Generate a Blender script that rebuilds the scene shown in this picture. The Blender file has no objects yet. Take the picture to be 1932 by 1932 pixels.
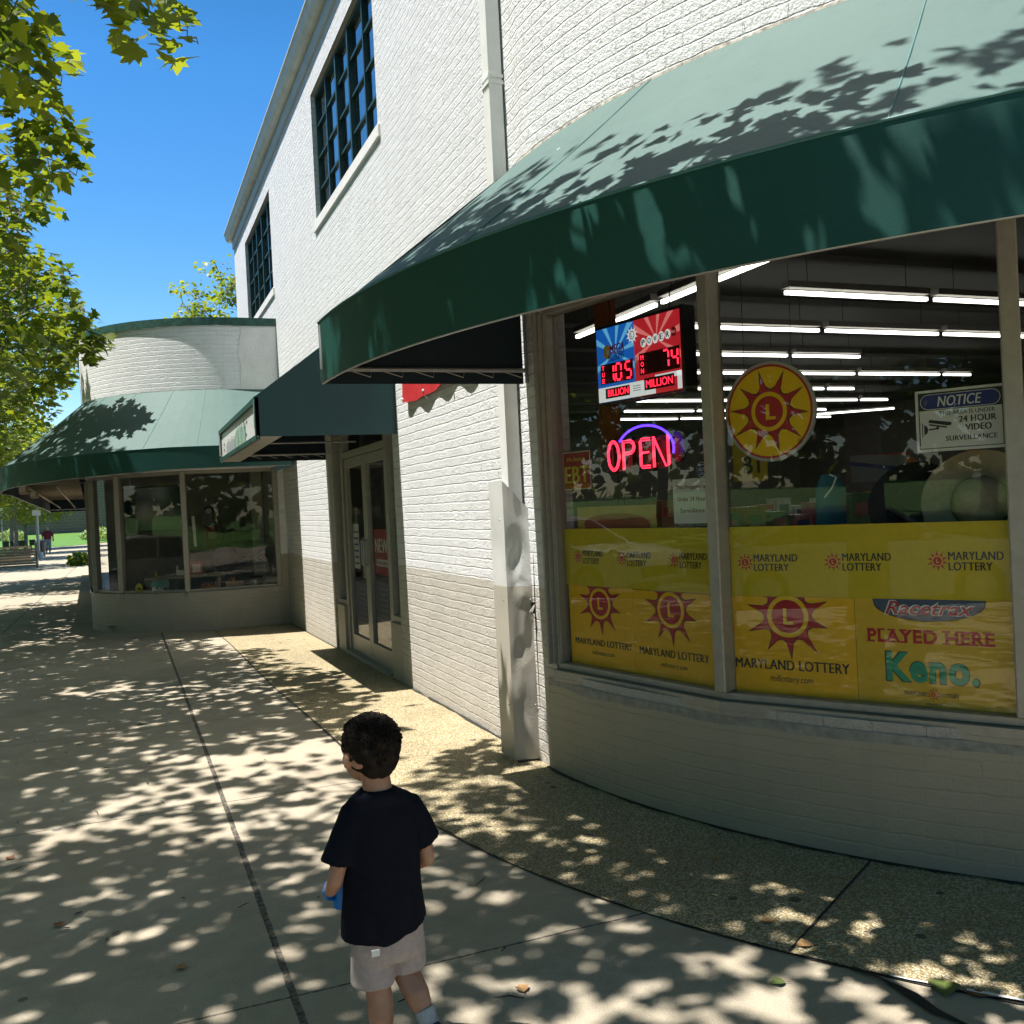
import bpy, bmesh, math, random
import numpy as np
from mathutils import Vector, Matrix, noise
R = math.radians
S = bpy.context.scene
rnd = random.Random(7)

# ------------------------------------------------------------------ camera
CAMH = 1.6
YAW, PITCH, ROLL = R(22.15), -math.atan(17/1800*math.cos(R(2.8))), R(2.8)
FW = Vector((math.sin(YAW)*math.cos(PITCH), math.cos(YAW)*math.cos(PITCH), math.sin(PITCH)))
r0 = Vector((math.cos(YAW), -math.sin(YAW), 0)); u0 = r0.cross(FW)
RT = r0*math.cos(ROLL)-u0*math.sin(ROLL); UP = u0*math.cos(ROLL)+r0*math.sin(ROLL)
cam = bpy.data.cameras.new("camera"); cam.sensor_width = 36; cam.lens = 36*1800/1932
cam.clip_start = 0.05; cam.clip_end = 2000
co = bpy.data.objects.new("camera", cam); S.collection.objects.link(co); S.camera = co
m = Matrix((RT, UP, -FW)).transposed().to_4x4(); m.translation = (0, 0, CAMH); co.matrix_world = m

# ------------------------------------------------------------------ light
SUN = Vector((-.92, .10, 2.32)).normalized()
w = bpy.data.worlds.new("World"); S.world = w; w.use_nodes = True
nt = w.node_tree; bg = nt.nodes["Background"]
sky = nt.nodes.new("ShaderNodeTexSky"); sky.sky_type = 'NISHITA'; sky.sun_disc = False
sky.sun_elevation = math.asin(SUN.z); sky.sun_rotation = math.atan2(SUN.x, SUN.y)
sky.air_density = 1.0; sky.dust_density = 0.2; sky.ozone_density = 3.0
hs = nt.nodes.new("ShaderNodeHueSaturation"); hs.inputs['Saturation'].default_value = 1.35
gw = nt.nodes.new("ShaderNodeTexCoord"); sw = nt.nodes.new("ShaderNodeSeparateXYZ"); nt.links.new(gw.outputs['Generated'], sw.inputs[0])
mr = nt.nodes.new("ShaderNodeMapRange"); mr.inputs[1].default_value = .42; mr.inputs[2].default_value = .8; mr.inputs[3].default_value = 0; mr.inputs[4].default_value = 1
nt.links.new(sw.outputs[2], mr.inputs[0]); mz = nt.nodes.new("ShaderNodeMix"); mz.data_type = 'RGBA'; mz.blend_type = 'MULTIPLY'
nt.links.new(mr.outputs[0], mz.inputs[0]); nt.links.new(hs.outputs[0], mz.inputs[6]); mz.inputs[7].default_value = (.62, .40, .23, 1)   # upper sky dimmed and warm-tinted to cut blue light in the shade
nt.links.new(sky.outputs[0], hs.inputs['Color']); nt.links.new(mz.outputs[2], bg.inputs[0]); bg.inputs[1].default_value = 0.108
sl = bpy.data.lights.new("sun", 'SUN'); sl.energy = 5.0; sl.angle = R(.45); sl.color = (1, .962, .91)
so = bpy.data.objects.new("sun", sl); S.collection.objects.link(so)
so.rotation_euler = (-SUN).to_track_quat('-Z', 'Y').to_euler(); so.location = (-20, 5, 40)
S.view_settings.view_transform = 'Standard'; S.view_settings.look = 'None'
S.view_settings.exposure = 0.92; S.view_settings.gamma = 1
S.render.engine = 'CYCLES'
try:
    S.cycles.use_denoising = True; S.cycles.max_bounces = 8; S.cycles.diffuse_bounces = 3
    S.cycles.glossy_bounces = 4; S.cycles.transparent_max_bounces = 12
    S.cycles.caustics_reflective = False; S.cycles.caustics_refractive = False
except Exception: pass

# ------------------------------------------------------------------ helpers
def proj(p):
    d = Vector(p)-Vector((0, 0, CAMH)); z = d.dot(FW)
    if z < .05: return (0, -9999, z)
    return (966+1800*d.dot(RT)/z, 966-1800*d.dot(UP)/z, z)

def gz(y):
    if y < 7: return 0
    if y < 18: return -.011*(y-7)
    return -.121-.002*min(y-18, 60)

def tag(o, label=None, cat=None, group=None, kind=None):
    if label: o['label'] = label
    if cat: o['category'] = cat
    if group: o['group'] = group
    if kind: o['kind'] = kind
    return o

def thing(name, label, cat, loc=(0, 0, 0), group=None):
    o = bpy.data.objects.new(name, None); S.collection.objects.link(o); o.location = loc
    o.empty_display_size = .2
    return tag(o, label, cat, group)

def put(name, me, mat=None, parent=None):
    o = bpy.data.objects.new(name, me); S.collection.objects.link(o)
    if mat and not me.materials: me.materials.append(mat)
    if parent:
        o.parent = parent
        # parts keep world coordinates; only the thing's own Empty is moved
        o.matrix_parent_inverse = Matrix.Identity(4) if parent.parent else Matrix.Translation(-Vector(parent.location))
    return o

def setsmooth(me, ang=None):
    me.polygons.foreach_set("use_smooth", [True]*len(me.polygons))
    if ang: me.set_sharp_from_angle(angle=R(ang))

class MB:
    def __init__(s): s.v = []; s.f = []; s.uv = []; s.smooth = False
    def face(s, pts, uv=None):
        n = len(s.v); s.v += [tuple(p) for p in pts]; s.f.append(tuple(range(n, n+len(pts))))
        s.uv += uv if uv else [(0, 0)]*len(pts); return s
    def box(s, c, d, M=None):
        c = Vector(c); x, y, z = d[0]/2, d[1]/2, d[2]/2
        P = [Vector((i, j, k)) for i in (-x, x) for j in (-y, y) for k in (-z, z)]
        P = [(M @ p if M else p)+c for p in P]
        n = len(s.v); s.v += [tuple(p) for p in P]
        for f in ((0, 1, 3, 2), (4, 6, 7, 5), (0, 4, 5, 1), (2, 3, 7, 6), (0, 2, 6, 4), (1, 5, 7, 3)):
            s.f.append(tuple(n+i for i in f)); s.uv += [(0, 0)]*4
        return s
    def bar(s, a, b, wd, ht, upv=(0, 0, 1)):
        a, b = Vector(a), Vector(b); d = (b-a); L = d.length; d.normalize()
        u = Vector(upv); sd = d.cross(u).normalized(); u = sd.cross(d)
        M = Matrix((sd, d, u)).transposed()
        return s.box((a+b)/2, (wd, L, ht), M)
    def tube(s, pts, rad, n=8, cap=True):
        pts = [Vector(p) for p in pts]
        if not hasattr(rad, '__len__'): rad = [rad]*len(pts)
        base = len(s.v); ref = None
        for i, p in enumerate(pts):
            a = pts[max(i-1, 0)]; b = pts[min(i+1, len(pts)-1)]; d = (b-a).normalized()
            if ref is None: ref = Vector((0, 0, 1)) if abs(d.z) < .9 else Vector((1, 0, 0))
            x = d.cross(ref).normalized(); y = x.cross(d).normalized(); ref = y
            for k in range(n):
                t = 2*math.pi*k/n; s.v.append(tuple(p+(x*math.cos(t)+y*math.sin(t))*rad[i]))
        for i in range(len(pts)-1):
            for k in range(n):
                a = base+i*n+k; b = base+i*n+(k+1) % n
                s.f.append((a, b, b+n, a+n)); s.uv += [(0, 0)]*4
        if cap:
            s.f.append(tuple(base+k for k in range(n))[::-1]); s.uv += [(0, 0)]*n
            e = base+(len(pts)-1)*n; s.f.append(tuple(e+k for k in range(n))); s.uv += [(0, 0)]*n
        return s
    def stack(s, rings, n=24, cap=True):   # rings of (cx,cy,z,rx,ry)
        base = len(s.v)
        for (cx, cy, z, rx, ry) in rings:
            for k in range(n):
                t = 2*math.pi*k/n; s.v.append((cx+rx*math.cos(t), cy+ry*math.sin(t), z))
        for i in range(len(rings)-1):
            for k in range(n):
                a = base+i*n+k; b = base+i*n+(k+1) % n
                s.f.append((a, b, b+n, a+n)); s.uv += [(0, 0)]*4
        if cap:
            s.f.append(tuple(base+k for k in range(n))[::-1]); s.uv += [(0, 0)]*n
            e = base+(len(rings)-1)*n; s.f.append(tuple(e+k for k in range(n))); s.uv += [(0, 0)]*n
        return s
    def ball(s, c, r, n=12):
        if not hasattr(r, '__len__'): r = (r, r, r)
        rings = []
        for i in range(1, n):
            t = math.pi*i/n
            rings.append((c[0], c[1], c[2]-r[2]*math.cos(t), r[0]*math.sin(t), r[1]*math.sin(t)))
        return s.stack(rings, n=n*2)
    def strip(s, A, B, uv=True):   # quads between two polylines
        for i in range(len(A)-1): s.face((A[i], A[i+1], B[i+1], B[i]))
        return s
    def mesh(s, name):
        me = bpy.data.meshes.new(name); me.from_pydata(s.v, [], s.f)
        l = me.uv_layers.new(name="UVMap"); l.data.foreach_set("uv", [c for u in s.uv for c in u])
        me.update(); return me
    def build(s, name, mat, parent=None, smooth=None, merge=False, bevel=0, solid=0):
        me = s.mesh(name)
        if merge or bevel or solid:
            bm = bmesh.new(); bm.from_mesh(me)
            bmesh.ops.remove_doubles(bm, verts=bm.verts, dist=1e-5)
            if merge != 'keep': bmesh.ops.recalc_face_normals(bm, faces=bm.faces)
            if solid: bmesh.ops.solidify(bm, geom=bm.faces[:], thickness=solid)
            if bevel: bmesh.ops.bevel(bm, geom=[e for e in bm.edges], offset=bevel, segments=1, affect='EDGES', clamp_overlap=True)
            bm.to_mesh(me); bm.free()
        if smooth is not None: setsmooth(me, smooth)
        return put(name, me, mat, parent)

def copy_tree(o, loc, label=None, parent=None):
    c = o.copy(); S.collection.objects.link(c)
    if parent: c.parent = parent; c.matrix_parent_inverse = o.matrix_parent_inverse.copy()
    else: c.location = loc
    if label: c['label'] = label
    for ch in o.children: copy_tree(ch, None, None, c)
    return c

# ------------------------------------------------------------------ materials
class NT:
    def __init__(s, name):
        s.m = bpy.data.materials.new(name); s.m.use_nodes = True; s.t = s.m.node_tree
        s.b = s.t.nodes["Principled BSDF"]; s.out = s.t.nodes["Material Output"]
    def n(s, typ, **kw):
        x = s.t.nodes.new("ShaderNode"+typ)
        for k, v in kw.items():
            if k in x.inputs: s.set(x.inputs[k], v)
            else: setattr(x, k, v)
        return x
    def set(s, inp, v):
        if isinstance(v, bpy.types.NodeSocket): s.t.links.new(v, inp)
        else: inp.default_value = v
    def math(s, op, a, b=0.0, c=None, clamp=False):
        x = s.t.nodes.new("ShaderNodeMath"); x.operation = op; x.use_clamp = clamp
        s.set(x.inputs[0], a); s.set(x.inputs[1], b)
        if c is not None: s.set(x.inputs[2], c)
        return x.outputs[0]
    def noise(s, vec, scale, detail=3, rough=.5, out='Fac'):
        x = s.n("TexNoise"); x.inputs['Scale'].default_value = scale; x.inputs['Detail'].default_value = detail
        x.inputs['Roughness'].default_value = rough
        if vec is not None: s.set(x.inputs['Vector'], vec)
        return x.outputs[out]
    def ramp(s, f, stops):
        x = s.n("ValToRGB"); s.set(x.inputs[0], f)
        e = x.color_ramp.elements
        while len(e) < len(stops): e.new(.5)
        for i, (p, c) in enumerate(stops):
            e[i].position = p; e[i].color = (c, c, c, 1) if not hasattr(c, '__len__') else (*c, 1)
        return x.outputs[0]
    def mix(s, f, a, b, mode='MIX'):
        x = s.t.nodes.new("ShaderNodeMix"); x.data_type = 'RGBA'; x.blend_type = mode
        s.set(x.inputs[0], f)
        for i, v in ((6, a), (7, b)):
            if isinstance(v, (tuple, list)): v = (*v, 1) if len(v) == 3 else v
            s.set(x.inputs[i], v)
        return x.outputs[2]
    def bump(s, h, dist=.01, st=1.0):
        x = s.n("Bump"); x.inputs['Distance'].default_value = dist; x.inputs['Strength'].default_value = st
        s.set(x.inputs['Height'], h); s.set(s.b.inputs['Normal'], x.outputs[0])
    def col(s, c): s.set(s.b.inputs['Base Color'], (*c, 1) if isinstance(c, (tuple, list)) and len(c) == 3 else c)
    def rough(s, v): s.set(s.b.inputs['Roughness'], v)
    def obj(s): return s.n("TexCoord").outputs['Object']
    def pos(s): return s.n("NewGeometry").outputs['Position']
    def uv(s): return s.n("TexCoord").outputs['UV']
    def sep(s, v):
        x = s.n("SeparateXYZ"); s.set(x.inputs[0], v); return x.outputs
    def comb(s, x, y, z=0.0):
        q = s.n("CombineXYZ"); s.set(q.inputs[0], x); s.set(q.inputs[1], y); s.set(q.inputs[2], z); return q.outputs[0]

def simple(name, c, rough=.6, metal=0, var=.12, sc=8, bump=0, bsc=60, spec=.5):
    t = NT(name); p = t.pos()
    f = t.noise(p, sc, 4, .6)
    lo = tuple(x*(1-var) for x in c); hi = tuple(min(1, x*(1+var)) for x in c)
    t.col(t.ramp(f, [(.3, lo), (.7, hi)])); t.rough(rough); t.b.inputs['Metallic'].default_value = metal
    t.b.inputs['Specular IOR Level'].default_value = spec
    if bump: t.bump(t.noise(p, bsc, 3), bump)
    return t.m

def emit(name, c, st, base=(.02, .02, .02)):
    t = NT(name); t.col(base); t.b.inputs['Emission Color'].default_value = (*c, 1); t.b.inputs['Emission Strength'].default_value = st
    t.rough(.4); return t.m

def brick(name, top, low=None, split=1.08, split2=None, worn=.0, bumpd=.0135, kill=0):
    t = NT(name); uv = t.uv()
    d = t.n("TexNoise"); d.inputs['Scale'].default_value = 9; t.set(d.inputs['Vector'], uv)
    d.inputs['Detail'].default_value = 3
    va = t.n("VectorMath", operation='SUBTRACT'); t.set(va.inputs[0], d.outputs['Color']); va.inputs[1].default_value = (.5, .5, .5)
    vs = t.n("VectorMath", operation='SCALE'); t.set(vs.inputs[0], va.outputs[0]); vs.inputs['Scale'].default_value = .022
    vv = t.n("VectorMath", operation='ADD'); t.set(vv.inputs[0], uv); t.set(vv.inputs[1], vs.outputs[0])
    b = t.n("TexBrick"); t.set(b.inputs['Vector'], vv.outputs[0]); b.inputs['Scale'].default_value = 1
    b.inputs['Mortar Size'].default_value = .007; b.inputs['Mortar Smooth'].default_value = .6
    b.inputs['Brick Width'].default_value = .215; b.inputs['Row Height'].default_value = .0677
    b.inputs['Color1'].default_value = (.2, .2, .2, 1); b.inputs['Color2'].default_value = (.8, .8, .8, 1)
    fac = b.outputs['Fac']
    s = t.sep(vv.outputs[0])
    # the course joints show far more than the upright joints
    ph = t.math('FRACT', t.math('DIVIDE', s[1], .0677)); tri = t.math('ABSOLUTE', t.math('SUBTRACT', ph, .5))
    course = t.ramp(tri, [(.40, 0.0), (.5, 1.0)])
    n1 = t.noise(uv, 14, 5, .65); n2 = t.noise(uv, 55, 4, .7); n3 = t.noise(uv, 3.5, 3)
    crack = t.math('MULTIPLY', course, t.ramp(t.noise(t.comb(t.math('MULTIPLY', s[0], .35), s[1]), 16, 3), [(.38, .15), (.62, 1.0)]))
    h = t.math('MULTIPLY', fac, -.22)
    h = t.math('SUBTRACT', h, t.math('MULTIPLY', crack, .62))
    h = t.math('ADD', h, t.math('MULTIPLY', n1, 1.5)); h = t.math('ADD', h, t.math('MULTIPLY', n2, 1.5))
    h = t.math('ADD', h, t.math('MULTIPLY', t.sep(b.outputs['Color'])[0], .5))
    if kill: h = t.math('MULTIPLY', h, kill)
    t.bump(h, bumpd)
    c = t.mix(t.ramp(n3, [(.35, 0), (.7, 1)]), tuple(x*.93 for x in top), top)
    if low:
        s0 = t.sep(uv)
        zz = t.math('ADD', s0[1], t.math('MULTIPLY', n1, .012))
        thr = split
        if split2: thr = t.math('ADD', split2, t.math('MULTIPLY', t.math('GREATER_THAN', s0[0], 9.5), split-split2))
        lc = t.mix(t.ramp(n3, [(.35, 0), (.7, 1)]), tuple(x*.9 for x in low), low)
        c = t.mix(t.math('LESS_THAN', zz, thr), c, lc)
    ck = t.math('MULTIPLY', t.math('MULTIPLY', crack, t.ramp(n2, [(.45, 0), (.62, 1)])), .5+worn)
    c = t.mix(ck, c, tuple(x*.28 for x in top))
    # long faint rain streaks and patches of greyer repaint
    sk = t.noise(t.comb(t.math('MULTIPLY', s[0], 7.0), t.math('MULTIPLY', s[1], .5)), 1.0, 4, .6)
    c = t.mix(t.ramp(sk, [(.55, 0), (.8, .22)]), c, tuple(x*.62 for x in top))
    spot = t.ramp(t.noise(uv, 30, 4, .7), [(.68, 0), (.76, 1)])
    c = t.mix(t.math('MULTIPLY', spot, .35), c, (.33, .31, .27))
    # splash dirt near the pavement
    dz = t.ramp(t.math('ADD', t.sep(uv)[1], t.math('MULTIPLY', n1, .25)), [(.10, .35), (.34, 0)])
    c = t.mix(dz, c, (.30, .27, .21))
    t.col(c); t.rough(.55); return t.m

M = {}
WHITE = (.80, .81, .81); BEIGE = (.60, .565, .50)
M['wall'] = brick('painted_brick', WHITE, BEIGE, 1.085, 1.0)
M['bay_low'] = brick('smooth_brick_shaded_beige', WHITE, (.42, .385, .31), 1.0, None, 0, .009, .45)  # lower beige is the wall's beige darkened for the shade under the awnings
M['stucco'] = simple('white_plaster', (.74, .74, .72), .7, 0, .06, 6, .004, 40)
M['trim'] = simple('old_aluminium_trim', (.33, .315, .265), .42, .2, .10, 20, .0006, 90)
M['trimw'] = simple('white_painted_metal', (.76, .77, .75), .4, 0, .05, 8)
M['gutter'] = simple('gutter_paint', (.60, .60, .55), .5, 0, .14, 5)
M['frieze'] = simple('frieze_paint', (.50, .54, .55), .6, 0, .08, 5)
M['dark'] = simple('dark_void', (.015, .015, .017), .8)
M['sash'] = simple('dark_green_sash', (.012, .045, .04), .45, 0, .3, 30)
M['coping'] = simple('flaking_green_coping', (.02, .085, .065), .6, 0, .5, 14, .003, 30)
M['pole'] = simple('galvanised_pole', (.35, .36, .36), .45, .6)
M['rope'] = simple('pale_lacing', (.5, .48, .42), .8)
M['black'] = simple('black_plastic', (.012, .012, .014), .35, 0, .1)

def fabric(name, base, rough, tint=.25, spec=.5, coat=0, spots=False):
    t = NT(name); p = t.pos()
    n = t.noise(p, 1.4, 4, .6); f = t.noise(p, 350, 2)
    t.col(t.mix(t.ramp(n, [(.3, 0), (.75, 1)]), tuple(x*(1-tint) for x in base), base))
    if spots:
        c_ = t.mix(t.ramp(n, [(.3, 0), (.75, 1)]), tuple(x*(1-tint) for x in base), base)
        st = t.noise(t.comb(t.sep(p)[0], t.sep(p)[1], t.math('MULTIPLY', t.sep(p)[2], .2)), 9, 4, .7)
        c_ = t.mix(t.ramp(st, [(.52, 0), (.75, .30)]), c_, tuple(x*.6 for x in base))
        v_ = t.n("TexVoronoi"); v_.inputs['Scale'].default_value = 4.2; t.set(v_.inputs['Vector'], p)
        q_ = t.math('MULTIPLY', t.math('LESS_THAN', v_.outputs['Distance'], t.math('MULTIPLY', t.sep(v_.outputs['Color'])[1], .07)), t.math('GREATER_THAN', t.sep(v_.outputs['Color'])[0], .55))
        t.col(t.mix(t.math('MULTIPLY', q_, .75), c_, (.65, .68, .62)))
    t.rough(rough); t.b.inputs['Specular IOR Level'].default_value = spec
    if coat:
        t.b.inputs['Coat Weight'].default_value = coat; t.b.inputs['Coat Roughness'].default_value = .38
    h = t.math('ADD', t.math('MULTIPLY', n, 2.0), t.math('MULTIPLY', f, .12))
    t.bump(h, .006); return t.m
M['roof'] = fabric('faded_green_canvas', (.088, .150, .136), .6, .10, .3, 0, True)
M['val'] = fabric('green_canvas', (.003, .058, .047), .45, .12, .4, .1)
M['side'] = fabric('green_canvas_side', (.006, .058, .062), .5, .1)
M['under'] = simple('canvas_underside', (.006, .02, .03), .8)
M['seam'] = simple('canvas_seam', (.05, .16, .15), .6)

def glass(name, tint=(.96, .97, .95), refl=1.0, ior=1.5):
    t = NT(name); n = t.t.nodes; n.remove(t.b)
    fr = t.n("Fresnel"); fr.inputs['IOR'].default_value = ior
    # two faces of a pane: r -> 2r/(1+r)
    f = t.math('DIVIDE', t.math('MULTIPLY', fr.outputs[0], refl), t.math('ADD', fr.outputs[0], 1.0))
    g = t.n("BsdfGlossy"); g.inputs['Roughness'].default_value = 0.0; g.inputs['Color'].default_value = (1, 1, 1, 1)
    bp = t.n("Bump"); bp.inputs['Distance'].default_value = .0009; t.set(bp.inputs['Height'], t.noise(t.pos(), 1.6, 2)); t.set(g.inputs['Normal'], bp.outputs[0])
    tr = t.n("BsdfTransparent"); tr.inputs['Color'].default_value = (*tint, 1)
    mx = t.n("MixShader"); t.set(mx.inputs[0], f); t.set(mx.inputs[1], tr.outputs[0]); t.set(mx.inputs[2], g.outputs[0])
    t.t.links.new(mx.outputs[0], t.out.inputs['Surface']); return t.m
M['glass'] = glass('window_glass')
M['uglass'] = glass('old_upper_glass', (.75, .8, .8), 2.0, 1.9)

def leafmat(name, c1, c2, trans=.5):
    t = NT(name); g = t.n("TexCoord").outputs['UV']; r = t.sep(g)[0]
    c = t.ramp(r, [(0, c1), (1, c2)])
    t.col(c); t.rough(.42); t.b.inputs['Specular IOR Level'].default_value = .35
    tl = t.n("BsdfTranslucent"); q = t.mix(1.0, c, (1.95, 1.8, .45), 'MULTIPLY'); t.set(tl.inputs['Color'], q)
    mx = t.n("MixShader"); mx.inputs[0].default_value = trans
    t.set(mx.inputs[1], t.b.outputs[0]); t.set(mx.inputs[2], tl.outputs[0])
    t.t.links.new(mx.outputs[0], t.out.inputs['Surface']); return t.m
M['leaf'] = leafmat('plane_tree_leaf', (.06, .105, .018), (.22, .265, .045))
M['leaf2'] = leafmat('bright_leaf', (.09, .15, .03), (.25, .29, .05))
M['bark'] = simple('mottled_bark', (.20, .17, .13), .85, 0, .5, 9, .01, 20)

def groundmat(name, kind):
    t = NT(name); p = t.pos(); s = t.sep(p)
    if kind == 'concrete':
        n = t.noise(p, 1.1, 4, .6); f = t.noise(p, 160, 3, .7); m2 = t.noise(p, 9, 4, .65)
        c = t.mix(t.ramp(n, [(.3, 0), (.7, 1)]), (.385, .325, .235), (.485, .425, .32))
        c = t.mix(t.ramp(m2, [(.45, 0), (.75, .45)]), c, (.32, .28, .22))
        c = t.mix(t.ramp(f, [(.3, .45), (.55, 0)]), c, (.14, .12, .10))
        # joints : one long joint, cross joints every 2.365 m, another long joint further left
        wob = t.math('MULTIPLY', t.math('SUBTRACT', t.noise(p, 7, 4), .5), .012)
        x = t.math('ADD', s[0], wob); y = t.math('ADD', s[1], wob)
        j1 = t.math('LESS_THAN', t.math('ABSOLUTE', t.math('SUBTRACT', x, .44)), .0065)
        fx = t.math('ABSOLUTE', t.math('SUBTRACT', t.math('FRACT', t.math('DIVIDE', t.math('ADD', x, 1.93), 2.37)), .0))
        fx2 = t.math('LESS_THAN', fx, .008)
        fy = t.math('FRACT', t.math('DIVIDE', t.math('SUBTRACT', y, .85), 2.365))
        j2 = t.math('LESS_THAN', fy, .0045)
        j = t.math('MAXIMUM', t.math('MAXIMUM', j1, fx2), j2)
        grit = t.ramp(t.noise(p, 45, 3), [(.35, .55), (.6, 1)])
        c = t.mix(t.math('MULTIPLY', j, grit), c, (.045, .04, .035))
        stn = t.ramp(t.noise(p, 2.6, 5, .7), [(.52, 0), (.66, .38)])
        c = t.mix(stn, c, (.25, .21, .155))
        # old gum spots
        v = t.n("TexVoronoi"); v.inputs['Scale'].default_value = 3.1; t.set(v.inputs['Vector'], t.comb(s[0], s[1], 0.0))
        sp = t.math('MULTIPLY', t.math('LESS_THAN', v.outputs['Distance'], .085), t.math('GREATER_THAN', t.sep(v.outputs['Color'])[0], .72))
        c = t.mix(t.math('MULTIPLY', sp, .75), c, (.09, .085, .08))
        t.col(c); t.rough(.85)
        h = t.math('SUBTRACT', t.math('MULTIPLY', f, .16), t.math('MULTIPLY', j, 1.0))
        t.bump(h, .010)
    else:
        v = t.n("TexVoronoi"); v.inputs['Scale'].default_value = 115; t.set(v.inputs['Vector'], p)
        n = t.noise(p, 1.3, 4, .6); f = t.noise(p, 130, 2)
        vc = t.sep(v.outputs['Color'])[0]
        c = t.ramp(vc, [(0, (.30, .22, .10)), (.4, (.48, .385, .20)), (.75, (.64, .54, .33)), (1, (.72, .66, .52))])
        c = t.mix(t.ramp(v.outputs['Distance'], [(.45, 0), (.75, .8)]), c, (.17, .135, .075))
        c = t.mix(t.ramp(n, [(.4, 0), (.7, .35)]), c, (.16, .13, .08))
        dots = t.n("TexVoronoi"); dots.inputs['Scale'].default_value = 5.5; t.set(dots.inputs['Vector'], p)
        sp = t.math('MULTIPLY', t.math('LESS_THAN', dots.outputs['Distance'], .13), t.math('GREATER_THAN', t.sep(dots.outputs['Color'])[0], .62))
        c = t.mix(t.math('MULTIPLY', sp, .8), c, (.05, .048, .045))
        t.col(c); t.rough(.8); t.bump(t.math('MULTIPLY', v.outputs['Distance'], -1.0), .008)
    return t.m
M['conc'] = groundmat('pavement_concrete', 'concrete')
M['agg'] = groundmat('exposed_aggregate', 'agg')
M['asphalt'] = simple('asphalt', (.055, .055, .055), .85, 0, .25, 3, .004, 120)
M['grass'] = simple('mown_grass', (.085, .20, .022), .8, 0, .35, 2.2, .03, 25)
M['kerb'] = simple('kerb_concrete', (.42, .40, .35), .8, 0, .15, 5, .003)
M['tar'] = simple('black_joint_filler', (.02, .02, .02), .7)
# ------------------------------------------------------------------ ground
def sheet(name, xs, ys, mat, dz=0.0, kind='structure', holes=None):
    mb = MB()
    for i in range(len(xs)-1):
        for j in range(len(ys)-1):
            mb.face([(xs[i], ys[j], gz(ys[j])+dz), (xs[i+1], ys[j], gz(ys[j])+dz), (xs[i+1], ys[j+1], gz(ys[j+1])+dz), (xs[i], ys[j+1], gz(ys[j+1])+dz)])
    o = mb.build(name, mat, merge='keep'); o['kind'] = kind; return o
YS = [-60, -20, 0, 7, 10, 14, 18, 30, 45, 60, 78, 95]
sheet('ground', [-500, -60, -6, 20, 60, 500], [-500, -60]+YS[1:]+[200, 500], simple('soil_and_grass', (.08, .17, .03), .9, 0, .3, 1), -.16)
sheet('pavement', [-5.6, 2.6, 12], YS, M['conc'])
sheet('road', [-17.4, -5.75], YS, M['asphalt'], -.14)
sheet('kerb', [-5.75, -5.6], YS, M['kerb'], .004)
mb = MB(); mb.strip([(-5.75, y, gz(y)-.15) for y in YS], [(-5.75, y, gz(y)+.004) for y in YS]); mb.build('kerb_face', M['kerb'])['kind'] = 'structure'
sheet('kerb_far_side', [-17.55, -17.4], YS, M['kerb'], .0)
sheet('pavement_far_side', [-19.6, -17.55], YS, simple('far_pavement', (.5, .47, .4), .85), .0)
# parking lane lines
mb = MB()
for y in range(-24, 90, 6): mb.box((-6.9, y+2.6, gz(y+2.6)-.134), (2.1, .1, .004))
tag(mb.build('road_marking', M['trimw']), kind='structure')
# lawn across the road, rising
mb = MB()
xs = [-19.6, -24, -30, -40, -60, -110]; hx = [-.01, .35, .8, 1.3, 1.8, 2.2]
for i in range(5):
    for j in range(len(YS)-1):
        mb.face([(xs[i], YS[j], gz(YS[j])+hx[i]), (xs[i], YS[j+1], gz(YS[j+1])+hx[i]), (xs[i+1], YS[j+1], gz(YS[j+1])+hx[i+1]), (xs[i+1], YS[j], gz(YS[j])+hx[i+1])])
tag(mb.build('lawn', M['grass'], merge=True), kind='structure')
mb = MB()
mb.strip([(12, -20, 0), (12, -60, .4)], [(-20, -20, 0), (-20, -60, .4)])
tag(mb.build('lawn_behind', M['grass']), kind='structure')
# far lawn + winding path
sheet('far_pavement', [-14, 3], [95, 100, 130], M['conc'], -.0)
L = []
mb = MB()
far = [(-40, 92), (-14, 92.5), (-8.5, 91), (-5, 89.5), (-3, 93), (-1.5, 98), (6, 112)]
mb.strip([(x, y, gz(80)+.02) for x, y in far], [(x*1.6-2, 165, gz(80)+.9) for x, y in far])
tag(mb.build('far_lawn', M['grass'], merge=True), kind='structure')
mb = MB()
mb.strip([(-40, 84, gz(80)+.012), (-12, 85, gz(80)+.012), (-8.8, 88.2, gz(80)+.012)], [(-40, 60, gz(60)+.012), (-12, 70, gz(70)+.012), (-5.6, 75, gz(75)+.012)])
tag(mb.build('side_lawn', M['grass'], merge=True), kind='structure')

# aggregate border following the shop front
CX, CY, RB = 6.411, 5.325, 4.113
def arc(r, a0, a1, n, z=0): return [(CX+r*math.cos(R(a0+(a1-a0)*i/n)), CY+r*math.sin(R(a0+(a1-a0)*i/n)), z) for i in range(n+1)]
ya = [14.9, 13, 11, 9, 7, CY+.01]
wob = lambda y: .012*noise.noise(Vector((y*3, 0, 0)))
inner = [(2.40, y, gz(y)+.004) for y in ya]+arc(RB-.05, 180, 285, 50, .004)
outer = [(1.17 if y > 13 else 1.21+.03*(13-y)/5+wob(y) if y > 8 else 1.27+.05*(8-y)/3+wob(y), y, gz(y)+.004) for y in ya]+arc(5.09, 180, 285, 50, .004)
mb = MB(); mb.strip(inner, outer); tag(mb.build('aggregate_border', M['agg'], merge=True), kind='structure')
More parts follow.
